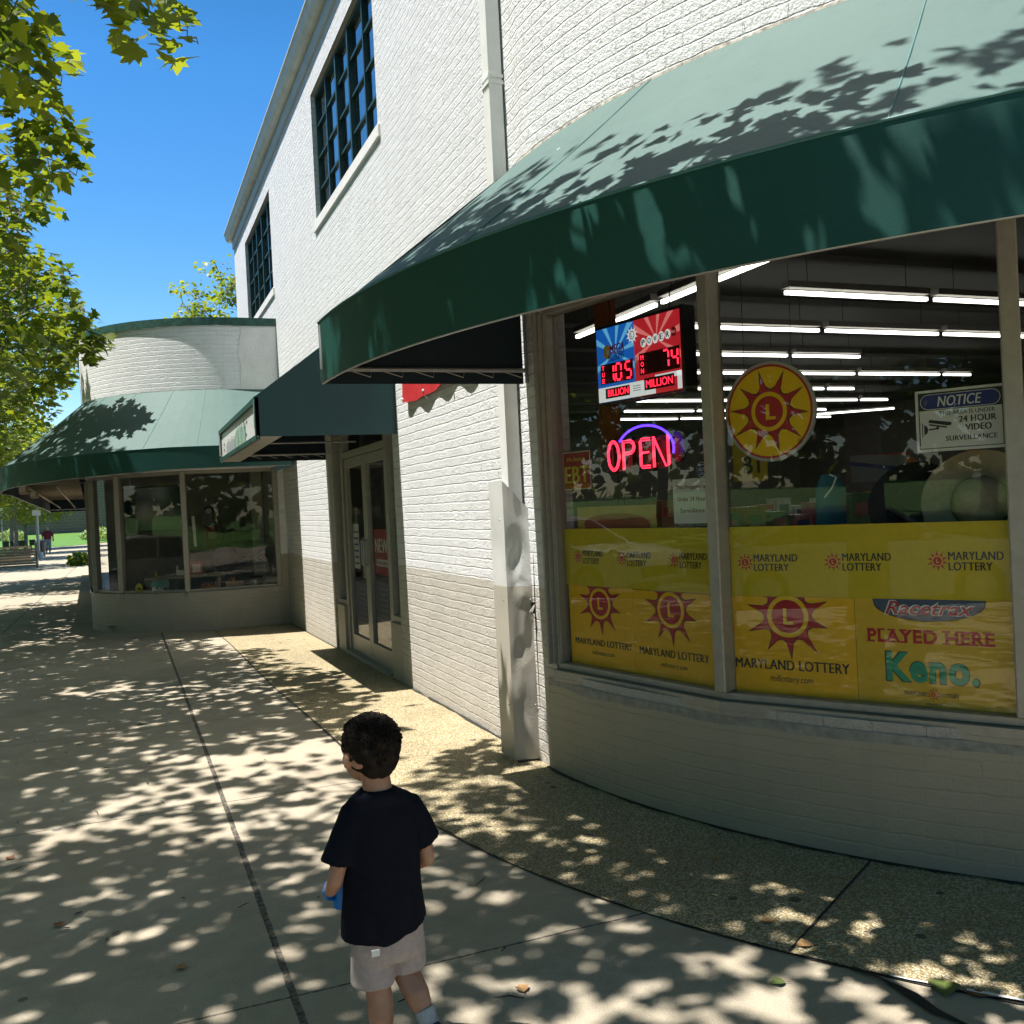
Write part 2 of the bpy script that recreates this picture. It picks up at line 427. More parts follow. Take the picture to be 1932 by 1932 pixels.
# joints (dark filler) along the border and two radial ones
def ribbon(name, pts, wd, mat, dz=.008, jit=0.0):
    A, B = [], []
    P = [Vector(p) for p in pts]
    for i, p in enumerate(P):
        d = (P[min(i+1, len(P)-1)]-P[max(i-1, 0)]).normalized(); nrm = Vector((-d.y, d.x, 0))
        ww = wd*(1+jit*(rnd.random()-.5))
        A.append(p+nrm*ww/2+Vector((0, 0, dz))); B.append(p-nrm*ww/2+Vector((0, 0, dz)))
    mb = MB(); mb.strip(A, B); o = mb.build(name, mat, merge='keep'); o['kind'] = 'structure'; return o
ribbon('border_joint', [(x, y, z) for x, y, z in outer[:6]]+arc(5.09, 180.5, 285, 120), .014, M['tar'], .004, 1.2)
for a in (211, 246):
    ribbon('radial_joint', [(CX+r*math.cos(R(a)), CY+r*math.sin(R(a)), .004) for r in (RB, 4.5, 5.08)], .010, M['tar'], .004)
ribbon('old_crack', [(2.16, 2.52, 0), (2.19, 2.42, 0), (2.2, 2.3, 0), (2.19, 2.2, 0), (2.21, 2.1, 0), (2.2, 1.9, 0)], .03, M['tar'], .009, 1.3)
ribbon('white_paint_line', [(2.23, 2.42, 0), (2.265, 2.37, 0), (2.3, 2.33, 0)], .009, M['trimw'], .01, .6)
ribbon('white_paint_line', [(2.37, 2.245, 0), (2.42, 2.18, 0), (2.47, 2.12, 0)], .012, M['trimw'], .01, .6)
# black gap where the wall meets the pavement
ribbon('wall_base_joint', [(2.298, y, gz(y)+.004) for y in [14.9, 13.5, 12, 11.45]], .02, M['tar'], .006, 1.0)
ribbon('wall_base_joint', [(2.298, 8.2-i*.15, gz(8.2-i*.15)+.004) for i in range(19)], .022, M['tar'], .006, 1.5)
ribbon('wall_base_joint', arc(RB+.012, 181, 285, 140, .004), .024, M['tar'], .006, 1.7)

# ------------------------------------------------------------------ walls with openings
class Path:
    def __init__(s, pts):
        s.p = [Vector((x, y)) for x, y in pts]; s.s = [0]
        for a, b in zip(s.p, s.p[1:]): s.s.append(s.s[-1]+(b-a).length)
    def at(s, t):
        for i in range(len(s.s)-1):
            if t <= s.s[i+1]+1e-9 or i == len(s.s)-2:
                k = (t-s.s[i])/(s.s[i+1]-s.s[i]); return s.p[i].lerp(s.p[i+1], k)
    def nrm(s, t):
        a = s.at(max(t-.02, 0)); b = s.at(min(t+.02, s.s[-1])); d = (b-a).normalized()
        return Vector((-d.y, d.x))   # inward when path runs with the outside on its right
def wall(name, path, z0, z1, holes, depth, mat, parent):
    ss = sorted(set([round(x, 5) for x in path.s]+[round(h[k], 5) for h in holes for k in (0, 1)]))
    zs = sorted(set([z0, z1]+[h[k] for h in holes for k in (2, 3)]))
    mb = MB()
    for a, b in zip(ss, ss[1:]):
        pa, pb = path.at(a), path.at(b)
        for c, d in zip(zs, zs[1:]):
            if any(h[0]-1e-4 <= a and b <= h[1]+1e-4 and h[2] <= c and d <= h[3] for h in holes): continue
            mb.face([(pa.x, pa.y, c), (pb.x, pb.y, c), (pb.x, pb.y, d), (pa.x, pa.y, d)], [(a, c), (b, c), (b, d), (a, d)])
    for h in holes:
        dep = h[4] if len(h) > 4 else depth
        for t in (h[0], h[1]):
            p = path.at(t); n = path.nrm(t)*dep
            mb.face([(p.x, p.y, h[2]), (p.x, p.y, h[3]), (p.x+n.x, p.y+n.y, h[3]), (p.x+n.x, p.y+n.y, h[2])], [(0, h[2]), (0, h[3]), (dep, h[3]), (dep, h[2])])
        cs = [h[0]]+[x for x in ss if h[0] < x < h[1]]+[h[1]]
        for z in (h[2], h[3]):
            for a, b in zip(cs, cs[1:]):
                pa, pb = path.at(a), path.at(b); na, nb = path.nrm(a)*dep, path.nrm(b)*dep
                mb.face([(pa.x, pa.y, z), (pb.x, pb.y, z), (pb.x+nb.x, pb.y+nb.y, z), (pa.x+na.x, pa.y+na.y, z)], [(a, 0), (b, 0), (b, dep), (a, dep)])
    return mb.build(name, mat, parent, merge='keep')

W = 2.31
YE = 19.74
store = thing('store_building', 'two storey white painted brick store with rounded glass corner and upper windows', 'building', (6, 10, 0))
npath = Path([(W, YE), (W, 14.9), (W, CY)]+[(p[0], p[1]) for p in arc(RB, 180, 270, 60)[1:]]+[(16, CY-RB)])
sY = lambda y: YE-y
sA = lambda a: (YE-CY)+RB*R(a-180)
HW = [(sY(18.05), sY(14.95), 5.08, 6.6), (sY(11.42), sY(8.45), 5.08, 6.58), (sY(11.45), sY(8.5), -.3, 2.55, .16), (sA(183.4), sA(255.6), .60, 2.73, .16)]
wall('wall', npath, -.3, 6.95, HW, .10, M['wall'], store)
# gable end + rear + roof so that nothing leaks in
mb = MB(); mb.face([(W, YE, -.3), (16, YE, -.3), (16, YE, 7.15), (W, YE, 7.15)], [(0, 0), (13, 0), (13, 7), (0, 7)]); mb.face([(16, YE, -.3), (16, 1.2, -.3), (16, 1.2, 7.15), (16, YE, 7.15)], [(0, 0), (18, 0), (18, 7), (0, 7)])
mb.build('rear_wall', M['wall'], store)
mb = MB(); mb.face([(W+.05, YE-.02, 7.14), (16, YE-.02, 7.14), (16, 1.2, 7.14), (CX, CY-RB+.05, 7.14)]+[(p[0], p[1], 7.14) for p in arc(RB-.05, 262, 180, 20)]); mb.build('roof', M['asphalt'], store)
# frieze + gutter following the wall
def ring(offo, offi, z0, z1, s0=0.0, s1=None):
    s1 = s1 or npath.s[-1]-8; ts = [s0]+[t for t in npath.s if s0 < t < s1]+[s1]
    mb = MB(); P = []
    for t in ts:
        p = npath.at(t); n = npath.nrm(t)
        o = p-n*offo; i = p-n*offi
        P.append([(o.x, o.y, z0), (o.x, o.y, z1), (i.x, i.y, z1), (i.x, i.y, z0)])
    for a, b in zip(P, P[1:]):
        for k in range(4): mb.face([a[k], b[k], b[(k+1) % 4], a[(k+1) % 4]])
    mb.face(P[0]); mb.face(P[-1]); return mb
ring(.03, -.03, 6.93, 7.12).build('frieze_board', M['frieze'], store, merge=True)
ts = [-.14]+[t for t in npath.s if 0 < t < npath.s[-1]-8]
sec = [(.02, 7.10), (.10, 7.10), (.135, 7.15), (.16, 7.24), (.175, 7.245), (.175, 7.262), (.15, 7.262), (.02, 7.262)]
mb = MB(); P = []
for t in ts:
    p = npath.at(max(t, 0)) + (Vector((0, .14)) if t < 0 else Vector((0, 0))); n = npath.nrm(max(t, 0))
    P.append([(p.x-n.x*o, p.y-n.y*o, z) for o, z in sec])
for a, b in zip(P, P[1:]):
    for k in range(len(sec)): mb.face([a[k], b[k], b[(k+1) % len(sec)], a[(k+1) % len(sec)]])
mb.face(P[0]); g = mb.build('gutter', M['gutter'], store, merge=True)
# upper windows
def upper_window(y0, y1, z0, z1, cols, rows):
    x = W+.075; mb = MB(); t = .045
    for y in (y0+t/2, y1-t/2): mb.box((x, y, (z0+z1)/2), (.05, t, z1-z0-.006))
    for z in (z0+t/2+.003, z1-t/2-.003): mb.box((x, (y0+y1)/2, z), (.048, y1-y0-2*t, t))
    wd = (y1-y0)/cols
    f = mb
    for c in range(1, cols):
        th = .055 if c in (2, 3) else .035
        mb.box((x-.006 if c in (2, 3) else x, y0+wd*c, (z0+z1)/2), (.06 if c in (2, 3) else .045, th, z1-z0-2*t))
    ht = (z1-z0)/rows
    for r_ in range(1, rows):
        for c in range(cols): mb.box((x+.004, y0+wd*(c+.5), z0+ht*r_), (.034, wd-.05, .026))
    o = mb.build('upper_window', M['sash'], store)
    pm = MB(); pm.face([(x+.012, y0+.02, z0+.02), (x+.012, y0+.02, z1-.02), (x+.012, y1-.02, z1-.02), (x+.012, y1-.02, z0+.02)])
    pm.build('pane', M['uglass'], o)
    cm = MB()
    n = 0
    y = y0+.06
    while y < y1-.1:     # uneven blinds and curtains behind the glass
        n += 1
        if rnd.random() < .62:
            cm.box((x+.16, y+.03, (z0+z1)/2-.02*rnd.random()), (.012, .045, z1-z0-.1*rnd.random()))
        y += .075
    cm.build('blind', simple('blind_slats', (.8, .76, .7), .7), o)
    bm_ = MB(); bm_.box((x+.6, (y0+y1)/2, (z0+z1)/2), (.05, y1-y0+.5, z1-z0+.6)); bm_.build('room_behind', simple('upstairs_gloom', (.30, .28, .26), .9), o)
    sm = MB(); sm.box((W+.018, (y0+y1)/2-.0, z0-.065), (.085, y1-y0+.16, .125)); sm.build('sill', M['stucco'], o, bevel=.008)
    return o
upper_window(8.45, 11.42, 5.08, 6.58, 5, 4)
upper_window(14.95, 18.05, 5.08, 6.6, 5, 4)

# downspout with fluted front, strap
mb = MB(); yc = 5.52
prof = []
for k in range(9):
    yy = yc+.055-.11*k/8; prof.append((W-.10+(.009 if k % 2 else 0), yy))
prof += [(W-.012, yc-.055), (W-.012, yc+.055)]
za = [1.0, 7.12]
for k in range(len(prof)):
    a, b = prof[k], prof[(k+1) % len(prof)]
    mb.face([(a[0], a[1], za[0]), (b[0], b[1], za[0]), (b[0], b[1], za[1]), (a[0], a[1], za[1])])
ds = mb.build('downspout', M['trimw'], store)
for z in (4.22, 5.9, 2.5):
    b = MB()
    for dz in (-.02, .02): b.box((W-.055, yc, z+dz), (.10, .126, .022))
    b.build('strap', M['trimw'], ds)
# bent sheet-metal guard round the foot of the downspout
gd = thing('sheet_metal_guard', 'tall dented sheet metal guard boxed around the downspout foot beside the shop window', 'guard', (2.22, 5.5, 0))
def guardmat():
    t = NT('dented_painted_metal'); z = t.sep(t.pos())[2]; p = t.pos()
    n = t.noise(p, 5, 4, .6)
    c = t.mix(t.math('LESS_THAN', z, 1.085), (.60, .60, .57), (.43, .395, .33))
    c = t.mix(t.ramp(n, [(.5, 0), (.8, .35)]), c, (.34, .31, .27))
    sc_ = t.ramp(t.noise(p, 22, 4, .7), [(.66, 0), (.72, .7)])
    c = t.mix(sc_, c, (.2, .16, .12))
    t.col(c); t.rough(.42); t.bump(t.noise(p, 120, 2), .0015); return t.m
M['guard'] = guardmat()
bm = bmesh.new()
XA, XB, YA, YB = 2.165, W+.02, 5.40, 5.70    # front-left faces
def sheetgrid(f, nu, nv):
    g = [[bm.verts.new(f(i/nu, j/nv)) for j in range(nv+1)] for i in range(nu+1)]
    for i in range(nu):
        for j in range(nv): bm.faces.new((g[i][j], g[i+1][j], g[i+1][j+1], g[i][j+1]))
def dent(x, z):
    d = 0
    for (cx, cz, rx, rz, a, k) in ((.55, 1.30, .5, .16, .024, .5), (.5, 1.02, .35, .09, -.018, 0), (.3, 1.22, .3, .1, .02, -.4), (.75, 1.5, .4, .14, .022, 1), (.25, .22, .3, .16, .018, .2), (.45, .68, .5, .10, .014, -.3), (.8, .75, .3, .2, .012, 0), (.2, .45, .3, .12, -.008, 0)):
        q = ((x-cx)/rx)**2+((z-cz+k*(x-cx)*.3)/rz)**2
        if q < 1: d += a*(1-math.sqrt(q))*.85
    return d
ztop = lambda u: 1.74-.20*u
sheetgrid(lambda u, v: Vector((XA+(XB-XA)*u, YA+.06*(1-u)*1.0+dent(u, v*ztop(u))*(4*u*(1-u)+.12)+.004*noise.noise(Vector((u*4, v*9, 1))), .015+(ztop(u)-.015)*v)), 22, 110)
edge = lambda v: Vector((XA, YA+.06+dent(0, v*1.74)*.12+.004*noise.noise(Vector((0, v*9, 1))), .015+1.725*v))
sheetgrid(lambda u, v: edge(v)+Vector((-.007*math.sin(u*math.pi)*noise.noise(Vector((3, v*6, 0)))*1.2-.004*u, .22*u, 0)), 8, 110)
bmesh.ops.remove_doubles(bm, verts=bm.verts, dist=1e-4)
me = bpy.data.meshes.new('guard_sheet'); bm.to_mesh(me); bm.free(); setsmooth(me, 40); put('guard_sheet', me, M['guard'], gd)
b = MB(); b.box((2.20, 5.62, 1.72), (.075, .14, .012)); b.build('top_flange', M['guard'], gd)
for z_ in (.35, 1.0, 1.5):
    for s_ in (0, 1):
        b = MB(); b.ball((2.163 if s_ else 2.295, 5.52 if s_ else 5.405, z_), .006, 5); b.build('screw', M['pole'], gd)
b = MB(); b.box((2.252, 5.44, .006), (.15, .035, .012)); b.build('bottom_gap', M['tar'], gd)
b = MB(); b.box((2.302, 5.385, .95), (.03, .008, .07)); b.build('latch_plate', M['dark'], gd)
for k in range(3):
    b = MB(); b.tube([(2.31-.002*k, 5.375, .97), (2.285-.01*k, 5.36, .93), (2.275, 5.365, .89-.01*k), (2.305, 5.37, .90), (2.31, 5.372, .95)], .0018, 5); b.build('wire', M['rope'], gd)
b = MB(); b.tube([(2.318, 5.375, .02), (2.31, 5.37, .9), (2.318, 5.362, 1.5)], .006, 6); b.build('conduit', M['dark'], gd)
# ------------------------------------------------------------------ shop-front glazing
def cpt(k, off=0.0):
    a = R(183.5+18*k); return Vector((CX+(RB-off)*math.cos(a), CY+(RB-off)*math.sin(a)))
class Frame:      # a flat facet : s to the right as seen from outside, z up, o outwards
    def __init__(f, A, B):
        f.A = Vector(A[:2]); f.t = (Vector(B[:2])-f.A).normalized(); f.L = (Vector(B[:2])-f.A).length
        f.n = Vector((f.t.y, -f.t.x))
    def P(f, s, z, o=0.0): q = f.A+f.t*s+f.n*o; return Vector((q.x, q.y, z))
    def M(f): return Matrix(((f.t.x, 0, f.n.x), (f.t.y, 0, f.n.y), (0, 1, 0)))
    def slab(f, mb, s0, s1, z0, z1, o0, o1):
        return mb.box(f.P((s0+s1)/2, (z0+z1)/2, (o0+o1)/2), (s1-s0, z1-z0, o1-o0), f.M())
FR = [Frame(cpt(k), cpt(k+1)) for k in range(4)]
assert FR[0].n.x < 0
shopwin = bpy.data.objects.new('shop_window', None); S.collection.objects.link(shopwin); shopwin.parent = store
shopwin.matrix_parent_inverse = Matrix.Translation(-Vector(store.location))
def subpart(name, mb, mat, parent, **kw):
    o = mb.build(name, mat, None, **kw); o.parent = parent; o.matrix_parent_inverse = Matrix.Identity(4); return o
for k, F in enumerate(FR):
    mb = MB(); L = F.L
    F.slab(mb, .0, L, .62, .655, -.10, -.01); F.slab(mb, .0, L, 2.68, 2.72, -.10, -.01)
    F.slab(mb, .0, .028, .655, 2.68, -.10, -.012); F.slab(mb, L-.028, L, .655, 2.68, -.10, -.012)
    subpart('window_frame', mb, M['trim'], shopwin, bevel=.003)
    mb = MB(); mb.face([F.P(.02, .64, -.055), F.P(L-.02, .64, -.055), F.P(L-.02, 2.70, -.055), F.P(.02, 2.70, -.055)])
    subpart('window_pane', mb, M['glass'], shopwin)
for k in range(1, 5):
    p = cpt(k); a = R(183.5+18*k); out = Vector((math.cos(a), math.sin(a)))
    mb = MB(); q = p+out*.012-out*.04
    mb.box((q.x, q.y, 1.672), (.10, .062 if k < 2 else .072, 2.03), Matrix(((out.x, -out.y, 0), (out.y, out.x, 0), (0, 0, 1))))
    subpart('mullion', mb, M['trim'], shopwin, bevel=.006)
mb = MB()    # jamb at the left with stepped profiles
a = R(183.2); out = Vector((math.cos(a), math.sin(a))); tv = Vector((-out.y, out.x))
for i in range(3):
    q = cpt(0)+tv*(-.035+.022*i)+out*(.0-.022*i); mb.box((q.x, q.y, 1.672), (.08, .018, 2.05), Matrix(((out.x, -out.y, 0), (out.y, out.x, 0), (0, 0, 1))))
subpart('jamb', mb, M['trim'], shopwin, bevel=.002)
P = [cpt(k, -.03) for k in range(5)]; Q = [cpt(k, .16) for k in range(5)]
mb = MB()
for z0, z1, po in ((.578, .618, 0), (.555, .577, -.012)):
    for i in range(4):
        n_ = [Vector((c.x, c.y)) for c in (P[i], P[i+1], Q[i+1], Q[i])]
        for j in range(4):
            a_, b_ = n_[j], n_[(j+1) % 4]
            mb.face([(a_.x, a_.y, z0), (b_.x, b_.y, z0), (b_.x, b_.y, z1), (a_.x, a_.y, z1)])
        mb.face([(c.x, c.y, z1) for c in n_]); mb.face([(c.x, c.y, z0) for c in n_[::-1]])
subpart('sill', mb, M['trim'], shopwin)
# plaster skin of the low wall below the glass
o = MB(); A_ = arc(RB+.006, 181.8, 285, 80, -.1); 
t_ = [RB*R(1.8+103.2*i/80)+14 for i in range(81)]
for i in range(80):
    a_, b_ = A_[i], A_[i+1]; o.face([(a_[0], a_[1], -.1), (b_[0], b_[1], -.1), (b_[0], b_[1], .553), (a_[0], a_[1], .553)], [(t_[i], -.1), (t_[i+1], -.1), (t_[i+1], .553), (t_[i], .553)])
M['lowwall'] = brick('thick_paint_low_wall_shaded', (.40, .36, .265), None, 0, None, -.40, .009, .28)  # wall beige with the awning's shade put into its colour
o.build('low_wall_skin', M['lowwall'], store, smooth=True)
mb = MB(); A_ = arc(RB+.008, 182, 285, 100); 
mb.strip([(x, y, .51+.018*noise.noise(Vector((i*.25, 0, 0)))) for i, (x, y, z) in enumerate(A_)], [(x, y, .554) for x, y, z in A_])
mb.build('sill_caulk', simple('dirty_grey_caulk', (.27, .27, .24), .7, 0, .3, 20, .003, 40), store)

# ------------------------------------------------------------------ lettering
_tc = {}
def text(s, F, s0, z0, wd, ht, mat, off, parent, name='lettering', bold=0.0, shear=0.0, rot=0.0):
    shift = bold if bold and s not in ('Keno.', 'Racetrax', 'PLAYED HERE') else 0
    if shift: bold = 0
    key = (s, bold, shear)
    if key not in _tc:
        cu = bpy.data.curves.new('t', 'FONT'); cu.body = s; cu.offset = bold; cu.shear = shear; cu.resolution_u = 4; cu.space_character = 1+(bold+shift)*2.2; cu.fill_mode = 'FRONT'
        ob = bpy.data.objects.new('t', cu); S.collection.objects.link(ob)
        dg = bpy.context.evaluated_depsgraph_get(); dg.update()
        me = bpy.data.meshes.new_from_object(ob.evaluated_get(dg)); S.collection.objects.unlink(ob); bpy.data.objects.remove(ob)
        v = np.empty(len(me.vertices)*3); me.vertices.foreach_get('co', v); v = v.reshape(-1, 3)
        fs = [tuple(p.vertices) for p in me.polygons]; bpy.data.meshes.remove(me); _tc[key] = (v, fs)
    v, fs = _tc[key]; lo, hi = v.min(0), v.max(0); sx = wd/(hi[0]-lo[0]); sy = ht/(hi[1]-lo[1])
    mb = MB()
    for a, b, _ in v:
        u, k = (a-lo[0])*sx, (b-lo[1])*sy
        u, k = u*math.cos(rot)-k*math.sin(rot), u*math.sin(rot)+k*math.cos(rot)
        mb.v.append(tuple(F.P(s0+u, z0+k, off)))
    mb.f = list(fs)
    if shift:       # heavier strokes : three thin layers side by side
        n0 = len(mb.v); base = list(mb.v)
        for i_, dx in ((1, -shift*1.3*sx), (2, shift*1.3*sx)):
            dv = F.P(dx, 0, .00018*i_)-F.P(0, 0, 0)
            mb.v += [tuple(Vector(p)+dv) for p in base]; mb.f += [tuple(j+n0*i_ for j in f) for f in fs]
    mb.uv = [(0, 0)]*sum(len(f) for f in mb.f)
    return mb.build(name, mat, parent)
def poly(F, pts, mat, off, parent, name):
    mb = MB(); mb.face([F.P(s, z, off) for s, z in pts]); return mb.build(name, mat, parent)
def rect(F, s0, z0, s1, z1, mat, off, parent, name, th=.0015):
    mb = MB(); F.slab(mb, s0, s1, z0, z1, off-th, off); return mb.build(name, mat, parent)
def disc(F, c, rx, rz, mat, off, parent, name, n=48, inner=None, th=0):
    mb = MB(); P = [(c[0]+rx*math.cos(2*math.pi*i/n), c[1]+rz*math.sin(2*math.pi*i/n)) for i in range(n)]
    if inner:
        Q = [(c[0]+(x-c[0])*inner, c[1]+(z-c[1])*inner) for x, z in P]
        for i in range(n):
            j = (i+1) % n; mb.face([F.P(*P[i], off), F.P(*P[j], off), F.P(*Q[j], off), F.P(*Q[i], off)])
    else:
        mb.face([F.P(*q, off) for q in P])
        if th:
            for i in range(n):
                j = (i+1) % n; mb.face([F.P(*P[i], off), F.P(*P[j], off), F.P(*P[j], off-th), F.P(*P[i], off-th)])
    return mb.build(name, mat, parent)
def star(c, r1, r0_, n=10, rot=0.0, clip=None, wob=0.0):
    P = []
    for i in range(n):
        a = rot+math.pi/2+2*math.pi*i/n; h = math.pi/n
        for da, rr in ((0, 1.0), (h*.42, .74), (h*.75, .655), (h, .63), (h*1.25, .655), (h*1.58, .74)):
            rad = r1*rr if rr == 1.0 else r0_+(r1-r0_)*(rr-.63)/.37*.55
            if rr == 1.0 and wob: rad *= 1+wob*(.5 if i % 3 == 0 else -.3 if i % 3 == 1 else .1)
            P.append((c[0]+rad*math.cos(a+da), c[1]+rad*math.sin(a+da)))
    if clip is not None: P = [(x, min(z, clip)) for x, z in P]
    return P
def pm(name, c, rough=.45, sc=30, var=.05): return simple(name, c, rough, 0, var, sc)
RED, BLK, YEL = pm('poster_red', (.50, .015, .03)), pm('poster_black', (.018, .02, .022)), pm('poster_yellow', (.95, .60, .01))
YG = pm('banner_yellow', (.66, .50, .006)); YD = pm('poster_golden', (.95, .52, .006)); WHT = pm('poster_white', (.72, .74, .70))
YK = pm('game_poster_yellow', (.78, .49, .03)); GRN = pm('poster_green', (.02, .36, .20)); NAVY = pm('poster_navy', (.015, .025, .20)); SLATE = pm('badge_slate', (.06, .10, .17))
PINK = pm('poster_magenta', (.38, .03, .06)); TERR = pm('poster_orange', (.45, .14, .03))
def sunlogo(F, c, r, parent, off, squash=1.0, clip=None, outline=True, rot=.06, wob=.12):
    q = lambda P: [(c[0]+(x-c[0])*squash, z) for x, z in P]
    if outline: poly(F, q(star(c, r*1.06, r*.60, 10, rot, clip, wob)), BLK, off, parent, 'sunburst_outline')
    poly(F, q(star(c, r*.985, r*.57, 10, rot, clip if clip is None else clip-.0, wob)), RED, off+.0006, parent, 'sunburst')
    disc(F, c, r*.52*squash, r*.52, YEL, off+.0012, parent, 'ring', inner=.79)
    h = r*.40; w_ = h*.62*squash
    s0 = c[0]-w_*.45
    poly(F, [(s0, c[1]-h/2), (s0+w_, c[1]-h/2), (s0+w_, c[1]-h/2+h*.2), (s0+w_*.34, c[1]-h/2+h*.2), (s0+w_*.34, c[1]+h/2), (s0, c[1]+h/2)], YEL, off+.0012, parent, 'letter')
# top strip banners (yellow green), one per pane, behind the glass
OFF = -.074
def smalllogo(F, s, z, r, sr, parent):
    sunlogo(F, (s, z), r, parent, OFF+.0015, 1.0, None, False)
    x0 = s+r*.98
    text('MARYLAND', F, x0, z+.004, sr-x0, .034, BLK, OFF+.0015, parent, bold=.024)
    text('LOTTERY', F, x0, z-.040, (sr-x0)*.80, .034, BLK, OFF+.0015, parent, bold=.024)
for k, specs, lab in ((0, [(.149, 1.2734, .373), (.527, 1.270, .757), (.927, 1.270, 1.156)], 'yellow green lottery banner strip across the narrow left pane of the shop window'),
                      (1, [(.113, 1.266, .364), (.527, 1.2685, .777), (.965, 1.2715, 1.215)], 'yellow green lottery banner strip across the wide middle pane of the shop window'),
                      (2, [(.30, 1.27, .55), (.75, 1.27, 1.0)], 'yellow green lottery banner strip right of the thick window post')):
    F = FR[k]; base = F.P(F.L/2, 1.11, OFF)
    b = thing('window_banner', lab, 'banner', base, 'banner strips inside the shop window')
    rect(F, .03, 1.108, F.L-.032, 1.434, YG, OFF, b, 'backing')
    for s, z, sr in specs: smalllogo(F, s, z, .044, sr, b)
def poster(k, s0, s1, z0, z1, mat, lab, off=OFF):
    F = FR[k]; b = thing('lottery_poster', lab, 'poster', F.P((s0+s1)/2, z0, off), 'posters inside the shop window'); rect(F, s0, z0, s1, z1, mat, off, b, 'backing'); return F, b
F, b = poster(0, .045, .60, .643, 1.107, YD, 'golden lottery poster at the far left of the shop window, next to the jamb')
sunlogo(F, (.325, 1.012), .168, b, OFF+.0015, 1.05, 1.106)
text('MARYLAND LOTTERY', F, .091, .772, .488, .036, BLK, OFF+.0015, b, bold=.024); text('mdlottery.com', F, .2407, .712, .188, .034, BLK, OFF+.0015, b)
F, b = poster(0, .602, 1.255, .643, 1.105, YD, 'golden lottery poster beside the thin mullion, second from the left')
sunlogo(F, (.887, 1.012), .178, b, OFF+.0015, 1.04, 1.104)
text('MARYLAND LOTTERY', F, .640, .765, .500, .040, BLK, OFF+.0015, b, bold=.024); text('mdlottery.com', F, .798, .704, .190, .034, BLK, OFF+.0015, b)
text('Y', F, 1.185, .86, .05, .12, BLK, OFF+.0015, b, bold=.03)
F, b = poster(1, .03, .612, .643, 1.107, YD, 'large golden lottery poster in the middle pane, left of the game poster')
sunlogo(F, (.307, 1.017), .188, b, OFF+.0015, 1.0, 1.106)
text('MARYLAND LOTTERY', F, .043, .768, .536, .046, BLK, OFF+.0015, b, bold=.024); text('mdlottery.com', F, .213, .703, .200, .040, BLK, OFF+.0015, b)
F, b = poster(1, .614, 1.256, .643, 1.109, YK, 'mustard game poster with green and red lettering beside the thick window post')
ov = [(.696, 1.108), (1.140, 1.108)]+[(.918+.222*math.cos(t)*(1 if abs(math.cos(t)) < .8 else 1), 1.100+.082*math.sin(t)) for t in [-.25-(math.pi-.5)*i/20 for i in range(21)]]
ov2 = [(.918+(x-.918)*1.02, max(z-.003, 1.0) if z < 1.107 else z) for x, z in ov]
poly(F, ov2, BLK, OFF+.0012, b, 'badge_outline'); poly(F, ov, SLATE, OFF+.0018, b, 'badge')
text('Racetrax', F, .738, 1.040, .365, .064, WHT, OFF+.0024, b, bold=.055, shear=.35); text('Racetrax', F, .744, 1.043, .354, .057, RED, OFF+.0030, b, bold=.012, shear=.35)
text('PLAYED HERE', F, .664, .921, .506, .056, RED, OFF+.0015, b, bold=.032)
# slab serifs on the red line
mb = MB()
for s in (.664, .708, .752, .800, .856, .905, .972, 1.027, 1.079, 1.127):
    for z in (.9205, .9715): F.slab(mb, s-.002, s+.030, z, z+.0075, OFF+.0010, OFF+.0014)
mb.build('serif', RED, b)
text('Keno.', F, .734, .750, .376, .134, BLK, OFF+.0015, b, bold=.052); text('Keno.', F, .739, .754, .366, .126, GRN, OFF+.0021, b, bold=.036)
sunlogo(F, (.926, .707), .028, b, OFF+.0015, 1.0, None, False); text('MARYLAND', F, .809, .698, .090, .018, BLK, OFF+.0015, b, bold=.024); text('LOTTERY', F, .953, .698, .073, .018, BLK, OFF+.0015, b, bold=.024)
text('mdlottery.com', F, .896, .660, .062, .011, BLK, OFF+.0015, b)
F, b = poster(2, .03, 1.25, .643, 1.107, YD, 'golden poster cut by the right edge of the photograph, beyond the thick window post')
sunlogo(F, (.55, 1.012), .178, b, OFF+.0015, 1.0, 1.106)
rect(F, .03, .70, .034, 1.05, BLK, OFF+.0012, b, 'fold')
F, b = poster(3, .03, 1.25, .643, 1.434, YD, 'golden poster on the last pane of the rounded shop window')

# round hanging sun sign, notice sign and small stickers
F = FR[1]
b = thing('round_lottery_sign', 'round yellow sign with red sunburst hanging in the middle pane', 'sign', F.P(.254, 1.72, -.13))
c = (.254, 1.966)
disc(F, c, .219, .232, pm('disc_edge', (.42, .43, .38)), -.098, b, 'rim', th=.02); disc(F, c, .206, .218, RED, -.0975, b, 'border'); disc(F, c, .196, .208, YEL, -.097, b, 'face')
poly(F, star(c, .193, .105, 10, .22, None, .08), BLK, -.0964, b, 'sunburst_outline'); poly(F, star(c, .178, .098, 10, .22, None, .08), RED, -.0958, b, 'sunburst')
disc(F, c, .086, .091, YEL, -.0952, b, 'ring', inner=.79)
poly(F, [(.238, 1.928), (.284, 1.928), (.284, 1.942), (.256, 1.942), (.256, 2.0), (.238, 2.0)], YEL, -.0952, b, 'letter')
disc(F, (.395, 1.818), .011, .012, BLK, -.0952, b, 'registered_mark', 20, .85); text('R', F, .391, 1.812, .009, .012, BLK, -.0952, b)
mb = MB()
for s in (.14, .37): mb.tube([F.P(s, 2.17, -.1), F.P(s, 2.75, -.11)], .0012, 5)
mb.build('thread', M['dark'], b)
b = thing('surveillance_notice', 'white notice sign with blue title band hung beside the thick window post', 'sign', F.P(1.08, 1.727, -.10))
rect(F, .902, 1.728, 1.2475, 1.985, WHT, -.082, b, 'plate', .003)
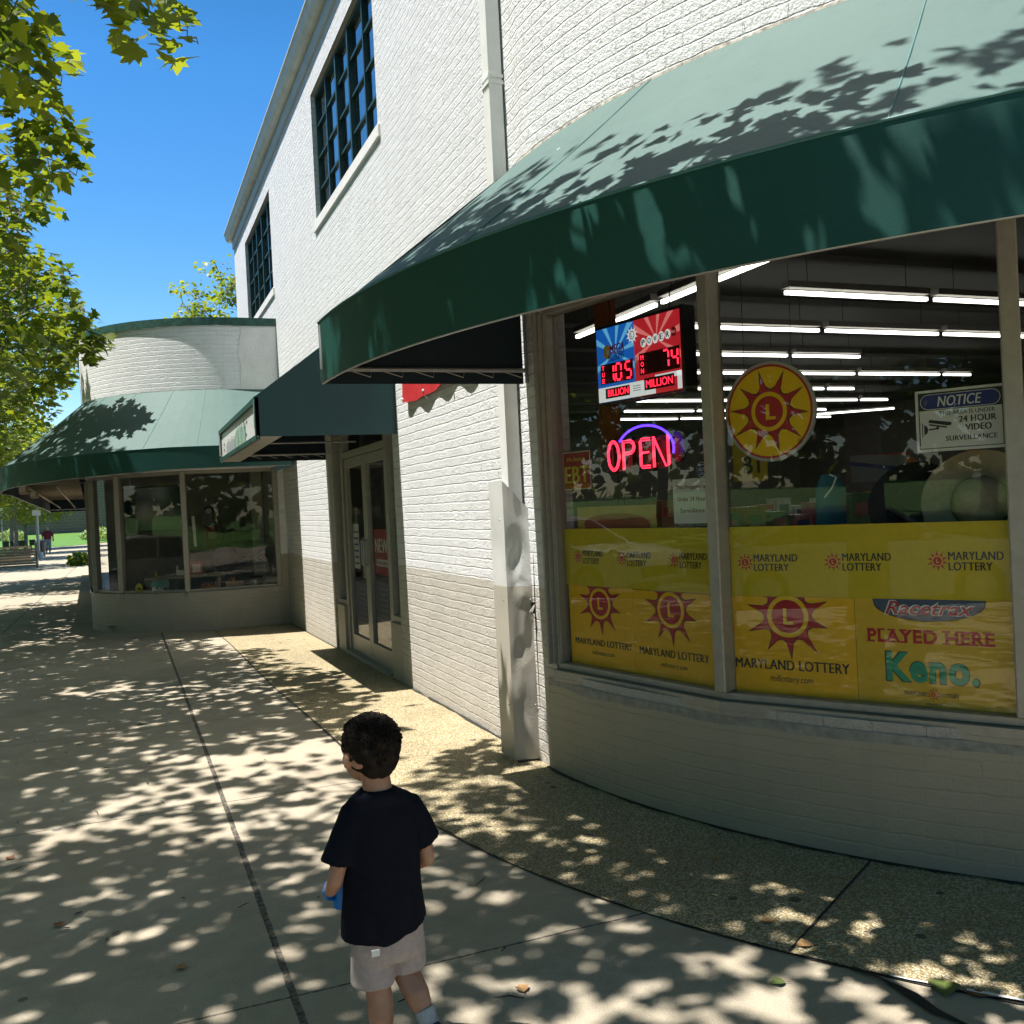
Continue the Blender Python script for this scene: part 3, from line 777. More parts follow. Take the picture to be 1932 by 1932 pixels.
for x0, z0, x1, z1 in ((.914, 1.740, 1.236, 1.743), (.914, 1.970, 1.236, 1.974), (.914, 1.743, .918, 1.970), (1.232, 1.743, 1.236, 1.970)): rect(F, x0, z0, x1, z1, BLK, -.0812, b, 'border')
rect(F, .918, 1.900, 1.232, 1.970, BLK, -.0814, b, 'title_ground')
def pill(x0, x1, z0, z1, mat, off, nm):
    r_ = (z1-z0)/2; P = [(x1-r_+r_*math.cos(t), z0+r_+r_*math.sin(t)) for t in [-math.pi/2+math.pi*i/12 for i in range(13)]]+[(x0+r_+r_*math.cos(t), z0+r_+r_*math.sin(t)) for t in [math.pi/2+math.pi*i/12 for i in range(13)]]
    poly(F, P, mat, off, b, nm)
pill(.922, 1.228, 1.903, 1.967, WHT, -.0808, 'pill_edge'); pill(.9245, 1.2255, 1.9055, 1.9645, NAVY, -.0804, 'pill')
text('NOTICE', F, .99, 1.914, .168, .042, WHT, -.0799, b, bold=.02, shear=.22)
text('THIS AREA IS UNDER', F, .995, 1.876, .212, .017, BLK, -.081, b, bold=.01); text('24 HOUR', F, 1.071, 1.842, .138, .026, BLK, -.081, b, bold=.03)
text('VIDEO', F, 1.094, 1.806, .097, .027, BLK, -.081, b, bold=.03); text('SURVEILLANCE', F, 1.018, 1.769, .193, .020, BLK, -.081, b, bold=.02)
poly(F, [(.955, 1.862), (1.040, 1.846), (1.042, 1.835), (1.028, 1.832), (.952, 1.850)], BLK, -.081, b, 'camera_icon'); poly(F, [(.953, 1.845), (1.024, 1.829), (1.022, 1.823), (.955, 1.838)], BLK, -.081, b, 'camera_icon')
poly(F, [(.952, 1.823), (.984, 1.826), (.984, 1.820), (.952, 1.817)], BLK, -.081, b, 'camera_bracket'); disc(F, (.987, 1.825), .006, .006, BLK, -.081, b, 'camera_joint')
poly(F, [(.934, 1.843), (.946, 1.834), (.950, 1.820), (.946, 1.806), (.934, 1.798)], BLK, -.081, b, 'camera_base'); rect(F, .926, 1.79, .929, 1.85, BLK, -.081, b, 'camera_wall_plate')
F = FR[0]
b = thing('payment_poster', 'small magenta poster with yellow letters beside the left jamb of the shop window', 'poster', F.P(.17, 1.66, -.075))
rect(F, .051, 1.659, .296, 1.876, WHT, -.075, b, 'border'); rect(F, .056, 1.664, .291, 1.871, PINK, -.0742, b, 'face'); rect(F, .056, 1.664, .291, 1.69, TERR, -.0736, b, 'foot')
YT = pm('letter_yellow', (.68, .58, .05)); text('We Accept', F, .082, 1.815, .17, .030, YT, -.0735, b, bold=.01); text('EBT', F, .068, 1.697, .212, .095, YT, -.0735, b, bold=.03)
b = thing('property_notice', 'white paper notice with dark red text beside the thin mullion', 'sign', F.P(1.06, 1.455, -.075))
rect(F, .944, 1.455, 1.235, 1.678, WHT, -.073, b, 'sheet'); DR = pm('letter_dark_red', (.22, .03, .03))
text('This Property is', F, .966, 1.620, .205, .027, DR, -.0722, b, bold=.012); text('Under 24 Hour', F, .974, 1.566, .195, .023, DR, -.0722, b, bold=.012); text('Surveillance', F, .992, 1.509, .165, .022, DR, -.0722, b, bold=.012)
b = thing('alarm_sticker', 'small blue octagonal sticker on the glass above the white paper notice', 'sticker', F.P(1.15, 1.68, -.075))
disc(F, (1.151, 1.718), .036, .040, WHT, -.0732, b, 'edge', 8); disc(F, (1.151, 1.718), .033, .037, NAVY, -.0726, b, 'face', 8); text('ADT', F, 1.129, 1.710, .044, .018, WHT, -.072, b, bold=.02)
mb = MB()
for z in (1.74, 1.700, 1.694): F.slab(mb, 1.135, 1.167, z, z+.0022, -.0724, -.0720)
mb.build('fine_print', WHT, b)
b = thing('cardboard_sheet', 'tan cardboard sheet propped behind the glass above the left banner strip', 'cardboard', F.P(.45, 1.43, -.09))
rect(F, .128, 1.429, .785, 1.556, simple('cardboard', (.50, .36, .12), .8, 0, .1, 10), -.10, b, 'sheet'); 
ov3 = [(.20, 1.430)]+[(.46+.28*math.cos(t), 1.430+.085*math.sin(t)**.6) for t in [math.pi-math.pi*i/16 for i in range(1, 16)]]+[(.74, 1.430)]
poly(F, ov3, simple('faded_red_print', (.30, .07, .04), .7), -.0985, b, 'print')
b = thing('payment_poster', 'yellow poster with black letters hanging inside behind the thin mullion', 'poster', F.P(1.45, 1.64, -.3))
F = Frame(cpt(1), cpt(2)); rect(F, -.05, 1.65, .13, 1.86, pm('back_poster_yellow', (.34, .26, .015)), -.35, b, 'sheet'); text('Accept', F, .015, 1.80, .085, .025, BLK, -.349, b, bold=.01); text('BT', F, .01, 1.69, .10, .085, BLK, -.349, b, bold=.03)

# neon OPEN sign
F = FR[0]; NR = emit('neon_red_tube', (1.0, .02, .05), 2.6); NB = emit('neon_blue_tube', (.06, .02, 1.0), 3.0); NRD = simple('unlit_red_glass', (.25, .01, .015), .3)
b = thing('open_sign', 'lit neon tube sign with red letters under a blue arc', 'sign', F.P(.62, 1.74, -.15))
def neon(pts, mat, r_=.0065, name='letter_tube'):
    mb = MB(); mb.tube([F.P(s, z, -.14) for s, z in pts], r_, 8); mb.build(name, mat, b, smooth=True)
def oval(c, rx, rz, a0, a1, n=26): return [(c[0]+rx*math.cos(R(a0+(a1-a0)*i/n)), c[1]+rz*math.sin(R(a0+(a1-a0)*i/n))) for i in range(n+1)]
for dd in (0, .0115):
    neon(oval((.424, 1.833), .050-dd, .084-dd, 100, 458), NR, .0034)
    neon([(.502+dd, 1.752), (.502+dd, 1.910-dd)]+oval((.560, 1.872), .040-dd, .038-dd, 90, -90, 12)+[(.515, 1.834+dd)], NR, .0034)
    neon([(.718, 1.752+dd), (.655+dd, 1.752+dd)]+[(.640+dd, 1.768), (.640+dd, 1.895), (.655, 1.910-dd), (.720, 1.910-dd)], NR, .0034)
    neon([(.742+dd, 1.752), (.742+dd*1.0, 1.912), (.835, 1.752+dd*.5), (.862-dd, 1.760), (.862-dd, 1.914)], NR, .0034)
neon([(.655, 1.833), (.708, 1.835)], NR, .0055)
neon(oval((.675, 1.845), .222, .133, 152, -12), NB, .0062, 'arc_tube')
mb = MB()
for s in (.40, .56, .72, .84): F.slab(mb, s-.004, s+.004, 1.735, 1.93, -.185, -.155)
F.slab(mb, .39, .87, 1.765, 1.775, -.185, -.155); F.slab(mb, .39, .87, 1.895, 1.905, -.185, -.155)
disc(F, (.89, 1.85), .055, .08, M['black'], -.17, b, 'backing_disc', 24, th=.02)  # black plastic disc behind the right end of the letters
for s0_, s1_ in ((.376, .474), (.503, .600), (.640, .72), (.742, .862)): rect(F, s0_, 1.745, s1_, 1.918, M['black'], -.175, b, 'backing', .012)
mb.build('tube_support', M['black'], b); mb = MB(); mb.tube([F.P(.44, 1.745, -.16), F.P(.37, 1.60, -.2), F.P(.36, 1.43, -.22)], .0025, 6); mb.tube([F.P(.455, 1.745, -.16), F.P(.43, 1.6, -.2), F.P(.40, 1.43, -.22)], .0025, 6); mb.build('cord', M['black'], b)

# jackpot display
b = thing('jackpot_display', 'hanging black jackpot display with glowing red digits on blue and red halves', 'sign', F.P(.72, 2.1, -.25))
mb = MB(); F.slab(mb, .400, 1.068, 2.112, 2.545, -.165, -.071); mb.build('case', M['black'], b, bevel=.006)
BP = emit('backlit_blue', (.01, .13, .55), .32, (.008, .07, .33)); RP = emit('backlit_red', (.55, .02, .03), .32, (.30, .012, .015)); LB = emit('backlit_pale_blue', (.12, .45, .75), .38, (.1, .3, .5)); LR = emit('backlit_pale_red', (.75, .2, .18), .38, (.5, .12, .1))
LW = emit('backlit_white', (.75, .8, .8), .35, (.5, .54, .54))
so_ = -.068
def sk(s, z): return (s, z)
rect(F, .408, 2.125, .712, 2.525, BP, so_, b, 'blue_panel'); rect(F, .713, 2.125, 1.052, 2.525, RP, so_, b, 'red_panel')
for cx_, cz_, x0, x1, zt, mt in ((.56, 2.38, .410, .710, 2.524, LB), (.88, 2.40, .716, 1.050, 2.524, LR)):
    for a0 in (10, 48, 80, 118, 152, 205, 330):
        P = []
        for a_ in (a0-5, a0+6):
            dx, dz = math.cos(R(a_)), math.sin(R(a_)); k = min((x1-cx_)/dx if dx > 0 else (x0-cx_)/dx, (zt-cz_)/dz if dz > 0 else (2.2-cz_)/dz); P.append((cx_+dx*k, cz_+dz*k))
        poly(F, [(cx_, cz_)]+P, mt, so_+.0006, b, 'ray')
rect(F, .409, 2.126, .86, 2.205, LW, so_+.001, b, 'pale_band'); rect(F, .86, 2.195, 1.051, 2.22, LW, so_+.001, b, 'pale_band'); rect(F, 1.02, 2.13, 1.051, 2.22, LW, so_+.001, b, 'pale_band')
poly(F, star((.700, 2.452), .047, .030, 10, 0), LW, so_+.0016, b, 'sunburst'); disc(F, (.700, 2.452), .019, .023, BLK, so_+.0022, b, 'ring', 24, .8); text('L', F, .693, 2.441, .012, .022, BLK, so_+.0022, b, bold=.02)
text('MEGA', F, .520, 2.375, .115, .052, RED, so_+.002, b, bold=.04, shear=.1, rot=.03); text('MILLIONS', F, .505, 2.338, .125, .034, NAVY, so_+.002, b, bold=.03, shear=.1, rot=.06)
disc(F, (.495, 2.395), .030, .038, YEL, so_+.0016, b, 'gold_ball'); disc(F, (.500, 2.393), .016, .019, WHT, so_+.0021, b, 'ball')
for i, ch in enumerate('POWER'):
    s = .785+.045*i; disc(F, (s, 2.398+.0035*i), .021, .025, LW, so_+.0016, b, 'white_ball', 24); text(ch, F, s-.011, 2.384+.0035*i, .022, .028, BLK, so_+.0022, b, bold=.03)
disc(F, (1.008, 2.418), .020, .024, RED, so_+.0016, b, 'red_ball', 24); text('BALL', F, .993, 2.411, .03, .014, LR, so_+.0022, b, bold=.02)
LD = emit('lit_digit_red', (1.0, .015, .04), 2.3); LO = simple('unlit_segment', (.06, .003, .004), .5); SC = simple('digit_window', (.03, .002, .003), .3)
rect(F, .436, 2.222, .698, 2.330, SC, so_+.0016, b, 'digit_window', .001); rect(F, .748, 2.232, 1.043, 2.345, SC, so_+.0016, b, 'digit_window', .001)
rect(F, .468, 2.142, .664, 2.196, SC, so_+.0016, b, 'word_window', .001); rect(F, .778, 2.150, .998, 2.212, SC, so_+.0016, b, 'word_window', .001)
SEG = {'0': 'abcdef', '1': 'bc', '5': 'acdfg', '7': 'abc', '4': 'bcfg', '8': 'abcdefg'}
def digit(ch, s, z, wd, ht, t_=.009):
    seg = dict(a=((0, ht), (wd, ht)), b=((wd, ht), (wd, ht/2)), c=((wd, ht/2), (wd, 0)), d=((0, 0), (wd, 0)), e=((0, 0), (0, ht/2)), f=((0, ht/2), (0, ht)), g=((0, ht/2), (wd, ht/2)))
    on = MB(); un = MB()
    for k_, ((x0, y0), (x1, y1)) in seg.items():
        g_ = .006; mbx = on if k_ in SEG.get(ch, '') else un
        if y0 == y1: F.slab(mbx, s+x0+g_, s+x1-g_, z+y0-t_/2, z+y0+t_/2, so_+.0024, so_+.0032)
        else: F.slab(mbx, s+x0-t_/2, s+x0+t_/2, z+min(y0, y1)+g_, z+max(y0, y1)-g_, so_+.0024, so_+.0032)
    if on.v: on.build('lit_digit', LD, b)
    if un.v: un.build('unlit_segment', LO, b)
for ch, s in (('1', .500), ('0', .562), ('5', .640)): digit(ch, s, 2.234, .042, .086, .010)
mb = MB(); F.slab(mb, .548, .556, 2.230, 2.238, so_+.0024, so_+.0032); mb.build('decimal_point', LD, b)
for ch, s in (('x', .812), ('x', .872), ('7', .925), ('4', .990)): digit(ch, s, 2.246, .040, .088, .010)
for i, ch in enumerate('TUE'): text(ch, F, .448, 2.298-.035*i, .020, .024, LD, so_+.0028, b)
for i, ch in enumerate('MON'): text(ch, F, .760, 2.310-.035*i, .021, .025, LD, so_+.0028, b)
text('BILLION', F, .490, 2.152, .165, .036, LD, so_+.0028, b); text('MILLION', F, .793, 2.161, .195, .040, LD, so_+.0028, b)
text('$', F, .720, 2.296, .016, .034, WHT, so_+.0022, b); text('$', F, .416, 2.27, .014, .03, WHT, so_+.0022, b)
mb = MB(); [F.slab(mb, .69, .75, z, z+.003, so_+.001, so_+.0016) for z in (2.158, 2.17, 2.182)]; mb.build('fine_print', BLK, b)
mb = MB()
for s, e in ((.46, .44), (.93, .955)): mb.tube([F.P(s, 2.545, -.12), F.P(s+.01, 2.63, -.12), F.P(e, 2.75, -.14), F.P(e, 3.3, -.14)], .003, 5)
mb.build('hanging_chain', M['black'], b)
# ------------------------------------------------------------------ inside the shop
DIN = simple('interior_wall_paint', (.16, .15, .13), .8); FLI = simple('interior_floor', (.12, .115, .10), .5)
def inner_box(parent, x0, x1, y0, y1, z0, z1, wallm, ceilm, floorm):
    mb = MB(); mb.face([(x0, y0, z0), (x1, y0, z0), (x1, y1, z0), (x0, y1, z0)]); mb.build('interior_floor', floorm, parent)
    mb = MB(); mb.face([(x0, y0, z1), (x1, y0, z1), (x1, y1, z1), (x0, y1, z1)]); mb.build('interior_ceiling', ceilm, parent)
    mb = MB()
    mb.face([(x1, y0, z0), (x1, y1, z0), (x1, y1, z1), (x1, y0, z1)]); mb.face([(x0, y1, z0), (x1, y1, z0), (x1, y1, z1), (x0, y1, z1)])
    mb.build('interior_partition', wallm, parent)
CEIL = simple('suspended_ceiling', (.10, .10, .085), .8, 0, .15, 1.2)
ip = [(W+.2, 19.6), (15.9, 19.6), (15.9, CY-RB+.2), (CX, CY-RB+.2)]+[(p[0], p[1]) for p in arc(RB-.2, 270, 180, 30)[1:]]
for nm_, z_, m_ in (('interior_floor', .02, FLI), ('interior_ceiling', 3.42, CEIL)):
    mb = MB(); mb.face([(x, y, z_) for x, y in ip]); mb.build(nm_, m_, store)
mb = MB(); mb.strip([(x, y, .02) for x, y in ip[:4]], [(x, y, 3.42) for x, y in ip[:4]]); mb.build('interior_partition', DIN, store)
mb = MB(); mb.box((W+.45, 12.9, 1.7), (.04, 2.6, 3.4)); mb.build('interior_partition', DIN, store)
# ceiling grid bars
mb = MB()
for i in range(9): mb.box((9.4, 6.0+i*1.45, 3.40), (13, .06, .05))
[mb.box((10, y_, 3.40), (11, .06, .05)) for y_ in (3.1, 4.55)]
mb.build('ceiling_beam', simple('ceiling_beam', (.10, .10, .09), .8), store)
TUBE = emit('fluorescent_tube', (1, .99, .93), 3.2)
zl = 3.1; kz = 1.5/1.3
def lightf(x0, y0, x1, y1, lab):
    d = Vector((x1-x0, y1-y0, 0)); L = d.length; d.normalize()
    t = thing('fluorescent_light', lab, 'ceiling light', ((x0+x1)/2, (y0+y1)/2, zl), 'fluorescent strip lights on the shop ceiling')
    mb = MB(); mb.bar((x0, y0, zl+.06), (x1, y1, zl+.06), .09, .05); mb.build('housing', DIN, t)
    mb = MB(); mb.bar((x0, y0, zl), (x1, y1, zl), .034, .028); mb.build('tube', TUBE, t)
    mb = MB(); [mb.tube([(x0+(x1-x0)*k, y0+(y1-y0)*k, zl+.08), (x0+(x1-x0)*k, y0+(y1-y0)*k, 3.42)], .004, 4) for k in (.15, .85)]; mb.build('hanger', M['black'], t)
rows = [(5.93, 4.75, 13, 'nearest'), (7.30, 4.8, 15, 'second'), (8.72, 5.55, 8.0, 'third'), (10.05, 6.2, 11.2, 'fourth'), (11.6, 7.0, 10.5, 'fifth'), (13.1, 7.5, 12.6, 'sixth'), (14.7, 8.2, 12.6, 'seventh'), (16.2, 8.8, 14, 'eighth')]
for (y, xa, xb, nm) in rows:
    x = xa; i = 0
    while x < xb:
        lightf(x, y, min(x+1.42, xb), y+.01, 'glowing tube light, %s from the left in the %s row from the window' % (['first', 'second', 'third', 'fourth', 'fifth', 'sixth', 'seventh'][i], nm)); x += 1.50; i += 1
for i in range(3): lightf(3.95, 7.9-1.5*i, 3.95, 6.5-1.5*i, ['farthest', 'middle', 'nearest'][i]+' tube light of the slanting row running towards the front window')
lightf(12.2, 16.6, 14.2, 14.6, 'short slanting tube light above the notice sign, deep in the shop')
# shelving with goods
cols = [(.25, .03, .03), (.30, .22, .05), (.05, .09, .24), (.28, .28, .27), (.10, .20, .10), (.22, .10, .05), (.05, .05, .06), (.32, .14, .15)]
CM = [simple('goods_%s' % n, tuple(min(.8, v*1.8) for v in c), .5, 0, .2, 20) for n, c in zip(('red', 'mustard', 'blue', 'white', 'green', 'brown', 'black', 'pink'), cols)]
CN = ['red', 'mustard', 'blue', 'white', 'green', 'brown', 'black', 'pink']
SH = simple('shelf_metal', (.16, .16, .15), .5)
ds_ = [('long low shelf unit crossing the middle of the shop', 3.2, 5.2, 7.5, 0), ('shelf unit behind the long low one, near the fourth row of lights', 4.0, 7.6, 9.5, 0), ('tall shelf unit at the right, behind the straw hat', 5.2, 3.9, 10.5, .15)]
used = 0
for lab, x0, y, x1, h in ds_:
    t = thing('shelf_unit', lab, 'shelf', ((x0+x1)/2, y, .02))
    mb = MB()
    for z in (.25, .62, .98, 1.3): mb.box(((x0+x1)/2, y, z), (x1-x0, .5, .03))
    mb.build('shelf', SH, t); mb = MB(); mb.box(((x0+x1)/2, y+.04, .72), (x1-x0, .03, 1.35)); mb.build('back_panel', SH, t)
    for z in (1.315, .995):
        x = x0+.1
        while x < x1-.15:
            wd = rnd.uniform(.08, .2); ht = rnd.uniform(.10, .24)
            if rnd.random() < .85:
                k = rnd.randrange(8); q = thing('product_box', '%s package standing on the shelf' % CN[k], 'package', (x+wd/2, y-.12, z), 'packages on the shop shelves')
                q['label'] = '%s package on the %s' % (CN[k], lab.split(',')[0])
                mb = MB(); mb.box((x+wd/2, y-.12, z+ht/2+.001), (wd*.9, .16, ht)); mb.build('carton', CM[k], q)
                mb = MB(); mb.box((x+wd/2, y-.2015, z+ht*.55), (wd*.6, .003, ht*.35)); mb.build('printed_label', CM[(k+3) % 8], q)
            x += wd+.03
# hats on stands, bag, banner
def hat(loc, rr, mt, bandm, lab, tilt):
    t = thing('sun_hat', lab, 'hat', loc)
    Mx = Matrix.Rotation(R(tilt), 3, 'X'); 
    zr = Matrix.Rotation(math.atan2(-loc[0], loc[1])*1.0, 3, 'Z')
    def place(mb): mb.v = [tuple(zr @ (Mx @ Vector(p))+Vector(loc)) for p in mb.v]; return mb
    br = MB().stack([(0, 0, .0, rr*.5, rr*.5), (0, 0, -.005, rr*.75, rr*.75), (0, 0, .012, rr, rr), (0, 0, .016, rr*.99, rr*.99), (0, 0, .004, rr*.74, rr*.74), (0, 0, .01, rr*.5, rr*.5)], 40, cap=False)
    place(br).build('brim', mt, t, smooth=60)
    cr = MB().stack([(0, 0, .0, rr*.5, rr*.5), (0, 0, .06, rr*.47, rr*.46), (0, 0, .10, rr*.40, rr*.39), (0, 0, .12, rr*.22, rr*.2)], 32); place(cr).build('crown', mt, t, smooth=50)
    bd = MB().stack([(0, 0, .004, rr*.51, rr*.51), (0, 0, .035, rr*.495, rr*.49)], 32, cap=False); place(bd).build('hat_band', bandm, t, smooth=True)
    st = MB().tube([loc, (loc[0], loc[1]+.05, .9)], .012, 8); st.build('stand', M['black'], t)
    pk = MB().tube([Vector(loc)+Vector((0, .03, rr*.97)), Vector(loc)+Vector((0, .03, rr*1.1))], [.03, .004], 8); pk.build('price_peak', TERR, t)
F = FR[1]
hp = F.P(1.10, 1.50, -.28); hat((hp.x, hp.y, 1.50), .235, simple('straw', (.30, .26, .17), .8, 0, .15, 40), M['black'], 'wide brimmed pale straw hat displayed behind the glass below the notice sign', 78)
hp = F.P(.80, 1.5, -.45); hat((hp.x, hp.y, 1.49), .215, simple('black_felt', (.012, .012, .014), .8), simple('dark_band', (.03, .03, .03), .6), 'wide brimmed black hat displayed left of the straw hat', 74)
t = thing('tote_bag', 'teal cloth bag with a pale cord handle standing on the window ledge', 'bag', (3.05, 3.45, 1.42))
q = F.P(.47, 1.45, -.25); mb = MB().stack([(q.x, q.y, 1.43, .085, .04), (q.x, q.y, 1.60, .08, .035), (q.x, q.y, 1.66, .05, .02)], 16); mb.build('bag_body', simple('teal_cloth', (.03, .14, .17), .8), t, smooth=50)
t.location = (q.x, q.y, 1.43); t.children[0].matrix_parent_inverse = Matrix.Translation(-Vector(t.location))
mb = MB(); mb.tube([F.P(.46, 1.44, -.19), F.P(.44, 1.53, -.19), F.P(.50, 1.60, -.19), F.P(.52, 1.645, -.19), F.P(.49, 1.66, -.19)], .004, 6); mb.build('cord_handle', WHT, t)
t = thing('wall_banner', 'red white and blue paper banner hanging above the shelves in the shop', 'banner', (3.6, 4.2, 1.75))
F2 = Frame(FR[1].P(.36, 0, -.9).xy, FR[1].P(.76, 0, -.9).xy)
rect(F2, 0, 1.62, .30, 1.76, simple('paper_white', (.28, .28, .30), .7), 0, t, 'paper'); poly(F2, [(0, 1.71), (.30, 1.66), (.30, 1.68), (0, 1.73)], NAVY, .001, t, 'blue_stripe'); poly(F2, [(.08, 1.76), (.30, 1.745), (.30, 1.76)], RED, .001, t, 'red_stripe')
t.location = F2.P(.15, 1.62, 0); 
for c_ in t.children: c_.matrix_parent_inverse = Matrix.Translation(-Vector(t.location))
F = FR[0]
t = thing('orange_curtain', 'dark orange curtain strip hanging inside beside the left jamb', 'curtain', F.P(.10, .7, -.5))
mb = MB(); pts = [F.P(-.02+.02*i, 0, -.42-.01*(i % 2)) for i in range(11)]
mb.strip([(p.x, p.y, 1.9) for p in pts], [(p.x, p.y, 3.3) for p in pts]); mb.build('cloth', simple('orange_cloth', (.20, .06, .008), .8), t)
t = thing('window_ledge', 'pale display ledge running behind the window posters', 'ledge', FR[1].P(.6, 0, -.3))
for k in range(3):
    F = FR[k]; mb = MB(); F.slab(mb, .05, F.L-.05, 1.37, 1.40, -.6, -.10); mb.build('shelf_board', SH, t)
    mb = MB(); F.slab(mb, .05, F.L-.05, .02, 1.37, -.62, -.60); mb.build('back_board', DIN, t)

# ------------------------------------------------------------------ entrance
FD = Frame((W, 11.45), (W, 8.50))      # s grows towards the viewer
ent = bpy.data.objects.new('entrance', None); S.collection.objects.link(ent); ent.parent = store; ent.matrix_parent_inverse = Matrix.Translation(-Vector(store.location))
def dslab(name, boxes, mat, off=(-.13, -.045), parent=None, bevel=.004):
    mb = MB()
    for bx in boxes:
        o_ = bx[4:] if len(bx) > 4 else off
        FD.slab(mb, bx[0], bx[1], bx[2], bx[3], o_[0], o_[1])
    o = mb.build(name, mat, None, bevel=bevel); o.parent = parent or ent; return o
g0 = -.03
sd = lambda y: 11.45-y
jl, dl, dm, dr, sr = sd(11.36), sd(10.90), sd(9.96), sd(9.02), sd(8.52)
dslab('door_frame', [(0, .07, g0, 2.52), (dl-.10, dl-.0, g0, 2.52), (dr, dr+.10, g0, 2.52), (2.88, 2.95, g0, 2.52), (dl, dr, 2.20, 2.27), (.07, dl-.1, .50, .56), (dr+.1, 2.88, .52, .58), (.07, dl-.1, 2.46, 2.52), (dr+.1, 2.88, 2.46, 2.52), (dl, dr, 2.46, 2.52)], M['trim'])
dslab('bulkhead', [(.07, dl-.1, g0-.05, .50)], M['bay_low'], (-.12, -.012), None, 0); dslab('bulkhead', [(dr+.1, 2.95, g0-.05, .52)], M['bay_low'], (-.12, -.012), None, 0)
def pane(s0, s1, z0, z1, off=-.09, par=None):
    mb = MB(); mb.face([FD.P(s0, z0, off), FD.P(s1, z0, off), FD.P(s1, z1, off), FD.P(s0, z1, off)]); o = mb.build('window_pane', M['glass'], None); o.parent = par or ent; return o
pane(.07, dl-.1, .56, 2.46); pane(dr+.1, 2.88, .58, 2.46); pane(dl, dr, 2.27, 2.46)
for nm, s0, s1 in (('door', dl+.006, dm-.004), ('door', dm+.004, dr-.006)):
    d_ = bpy.data.objects.new('door', None); S.collection.objects.link(d_); d_.parent = store; d_.matrix_parent_inverse = Matrix.Translation(-Vector(store.location))
    st_ = .085
    dslab('door_rail', [(s0, s0+st_, 0, 2.19), (s1-st_, s1, 0, 2.19), (s0+st_, s1-st_, 0, .20), (s0+st_, s1-st_, 2.09, 2.19)], M['trim'], (-.115, -.065), d_)
    pane(s0+st_, s1-st_, .20, 2.09, -.09, d_)
    hs_ = s1-.045 if s0 < 1 else s0+.045
    mb = MB(); mb.tube([FD.P(hs_, 1.02, -.06), FD.P(hs_, 1.02, -.02), FD.P(hs_, 1.28, -.02), FD.P(hs_, 1.28, -.06)], .011, 8); o = mb.build('door_handle', M['pole'], None); o.parent = d_
dslab('threshold', [(dl-.05, dr+.05, -.03, .012)], M['trim'], (-.14, .01))
# papers on the doors
t = thing('sale_poster', 'tall red poster with white letters inside the right entrance door', 'poster', FD.P(1.98, .95, -.10))
rect(FD, 1.68, .93, 2.33, 1.40, pm('sale_red', (.38, .01, .02)), -.098, t, 'sheet'); text('NEW', FD, 1.72, 1.16, .50, .14, WHT, -.097, t, bold=.03); rect(FD, 1.75, 1.02, 2.25, 1.09, WHT, -.097, t, 'white_block')
text('MANAGEMENT', FD, 1.78, 1.035, .44, .035, RED, -.0965, t, bold=.02)
t = thing('door_poster', 'pale notice sheets inside the left entrance door', 'poster', FD.P(1.1, .85, -.10))
rect(FD, .72, .95, 1.0, 1.45, WHT, -.098, t, 'sheet'); rect(FD, 1.12, .86, 1.36, 1.30, pm('buff_paper', (.4, .38, .28)), -.098, t, 'sheet')
mb = MB(); [FD.slab(mb, .75, .97, 1.0+.07*i, 1.02+.07*i, -.0975, -.097) for i in range(6)]; mb.build('print', NAVY, t)
t = thing('door_poster', 'blue opening times panel low on the left entrance door', 'poster', FD.P(1.0, .3, -.10)); rect(FD, .65, .27, 1.40, .80, pm('door_blue', (.02, .03, .11)), -.099, t, 'sheet')
mb = MB(); [FD.slab(mb, .85+.02*(i % 2), 1.2, .34+.055*i, .355+.055*i, -.0985, -.098) for i in range(8)]; mb.build('print', pm('pale_print', (.12, .14, .14)), t)
t = thing('door_poster', 'blue opening times panel low on the right entrance door', 'poster', FD.P(2.0, .3, -.10)); rect(FD, 1.60, .27, 2.33, .86, pm('door_blue', (.02, .03, .11)), -.099, t, 'sheet')
mb = MB(); [FD.slab(mb, 1.8+.02*(i % 2), 2.15, .34+.055*i, .355+.055*i, -.0985, -.098) for i in range(9)]; mb.build('print', pm('pale_print', (.12, .14, .14)), t)
t = thing('side_poster', 'green bank machine poster in the side light right of the doors', 'poster', FD.P(2.7, 1.2, -.10)); rect(FD, 2.55, 1.19, 2.86, 1.50, pm('side_green', (.03, .30, .22)), -.098, t, 'sheet'); text('BA', FD, 2.60, 1.24, .2, .09, WHT, -.097, t, bold=.03)
t = thing('side_poster', 'white paper above the green poster right of the doors', 'poster', FD.P(2.7, 1.55, -.10)); rect(FD, 2.58, 1.53, 2.84, 1.74, WHT, -.098, t, 'sheet')
mb = MB(); [FD.slab(mb, 2.61, 2.80, 1.56+.035*i, 1.572+.035*i, -.0975, -.097) for i in range(5)]; mb.build('print', BLK, t)

# red banner on the wall
t = thing('wall_banner', 'red vinyl banner tied flat to the white wall under the near awning', 'banner', (W-.03, 6.9, 2.5))
mb = MB(); n = 24
top = [(W-.03-.012*math.sin(i*.9), 7.93-1.75*i/n, 3.0) for i in range(n+1)]; bot = [(W-.035-.016*math.sin(i*.9+.6), 7.93-1.75*i/n, 2.505-.02*math.sin(i*math.pi/n*2)) for i in range(n+1)]
mb.strip(bot, top); mb.build('cloth', simple('banner_red', (.50, .03, .035), .5), t, smooth=True, solid=.002, merge=True)
for y in (7.9, 7.3, 6.7): b_ = MB(); b_.ball((W-.05, y, 2.53), .012, 6); b_.build('eyelet', M['trimw'], t)
b_ = MB(); b_.tube([(W-.05, 7.3, 2.53), (W-.04, 7.3, 2.49), (W-.01, 7.3, 2.46)], .004, 5); b_.build('tie', M['trimw'], t)
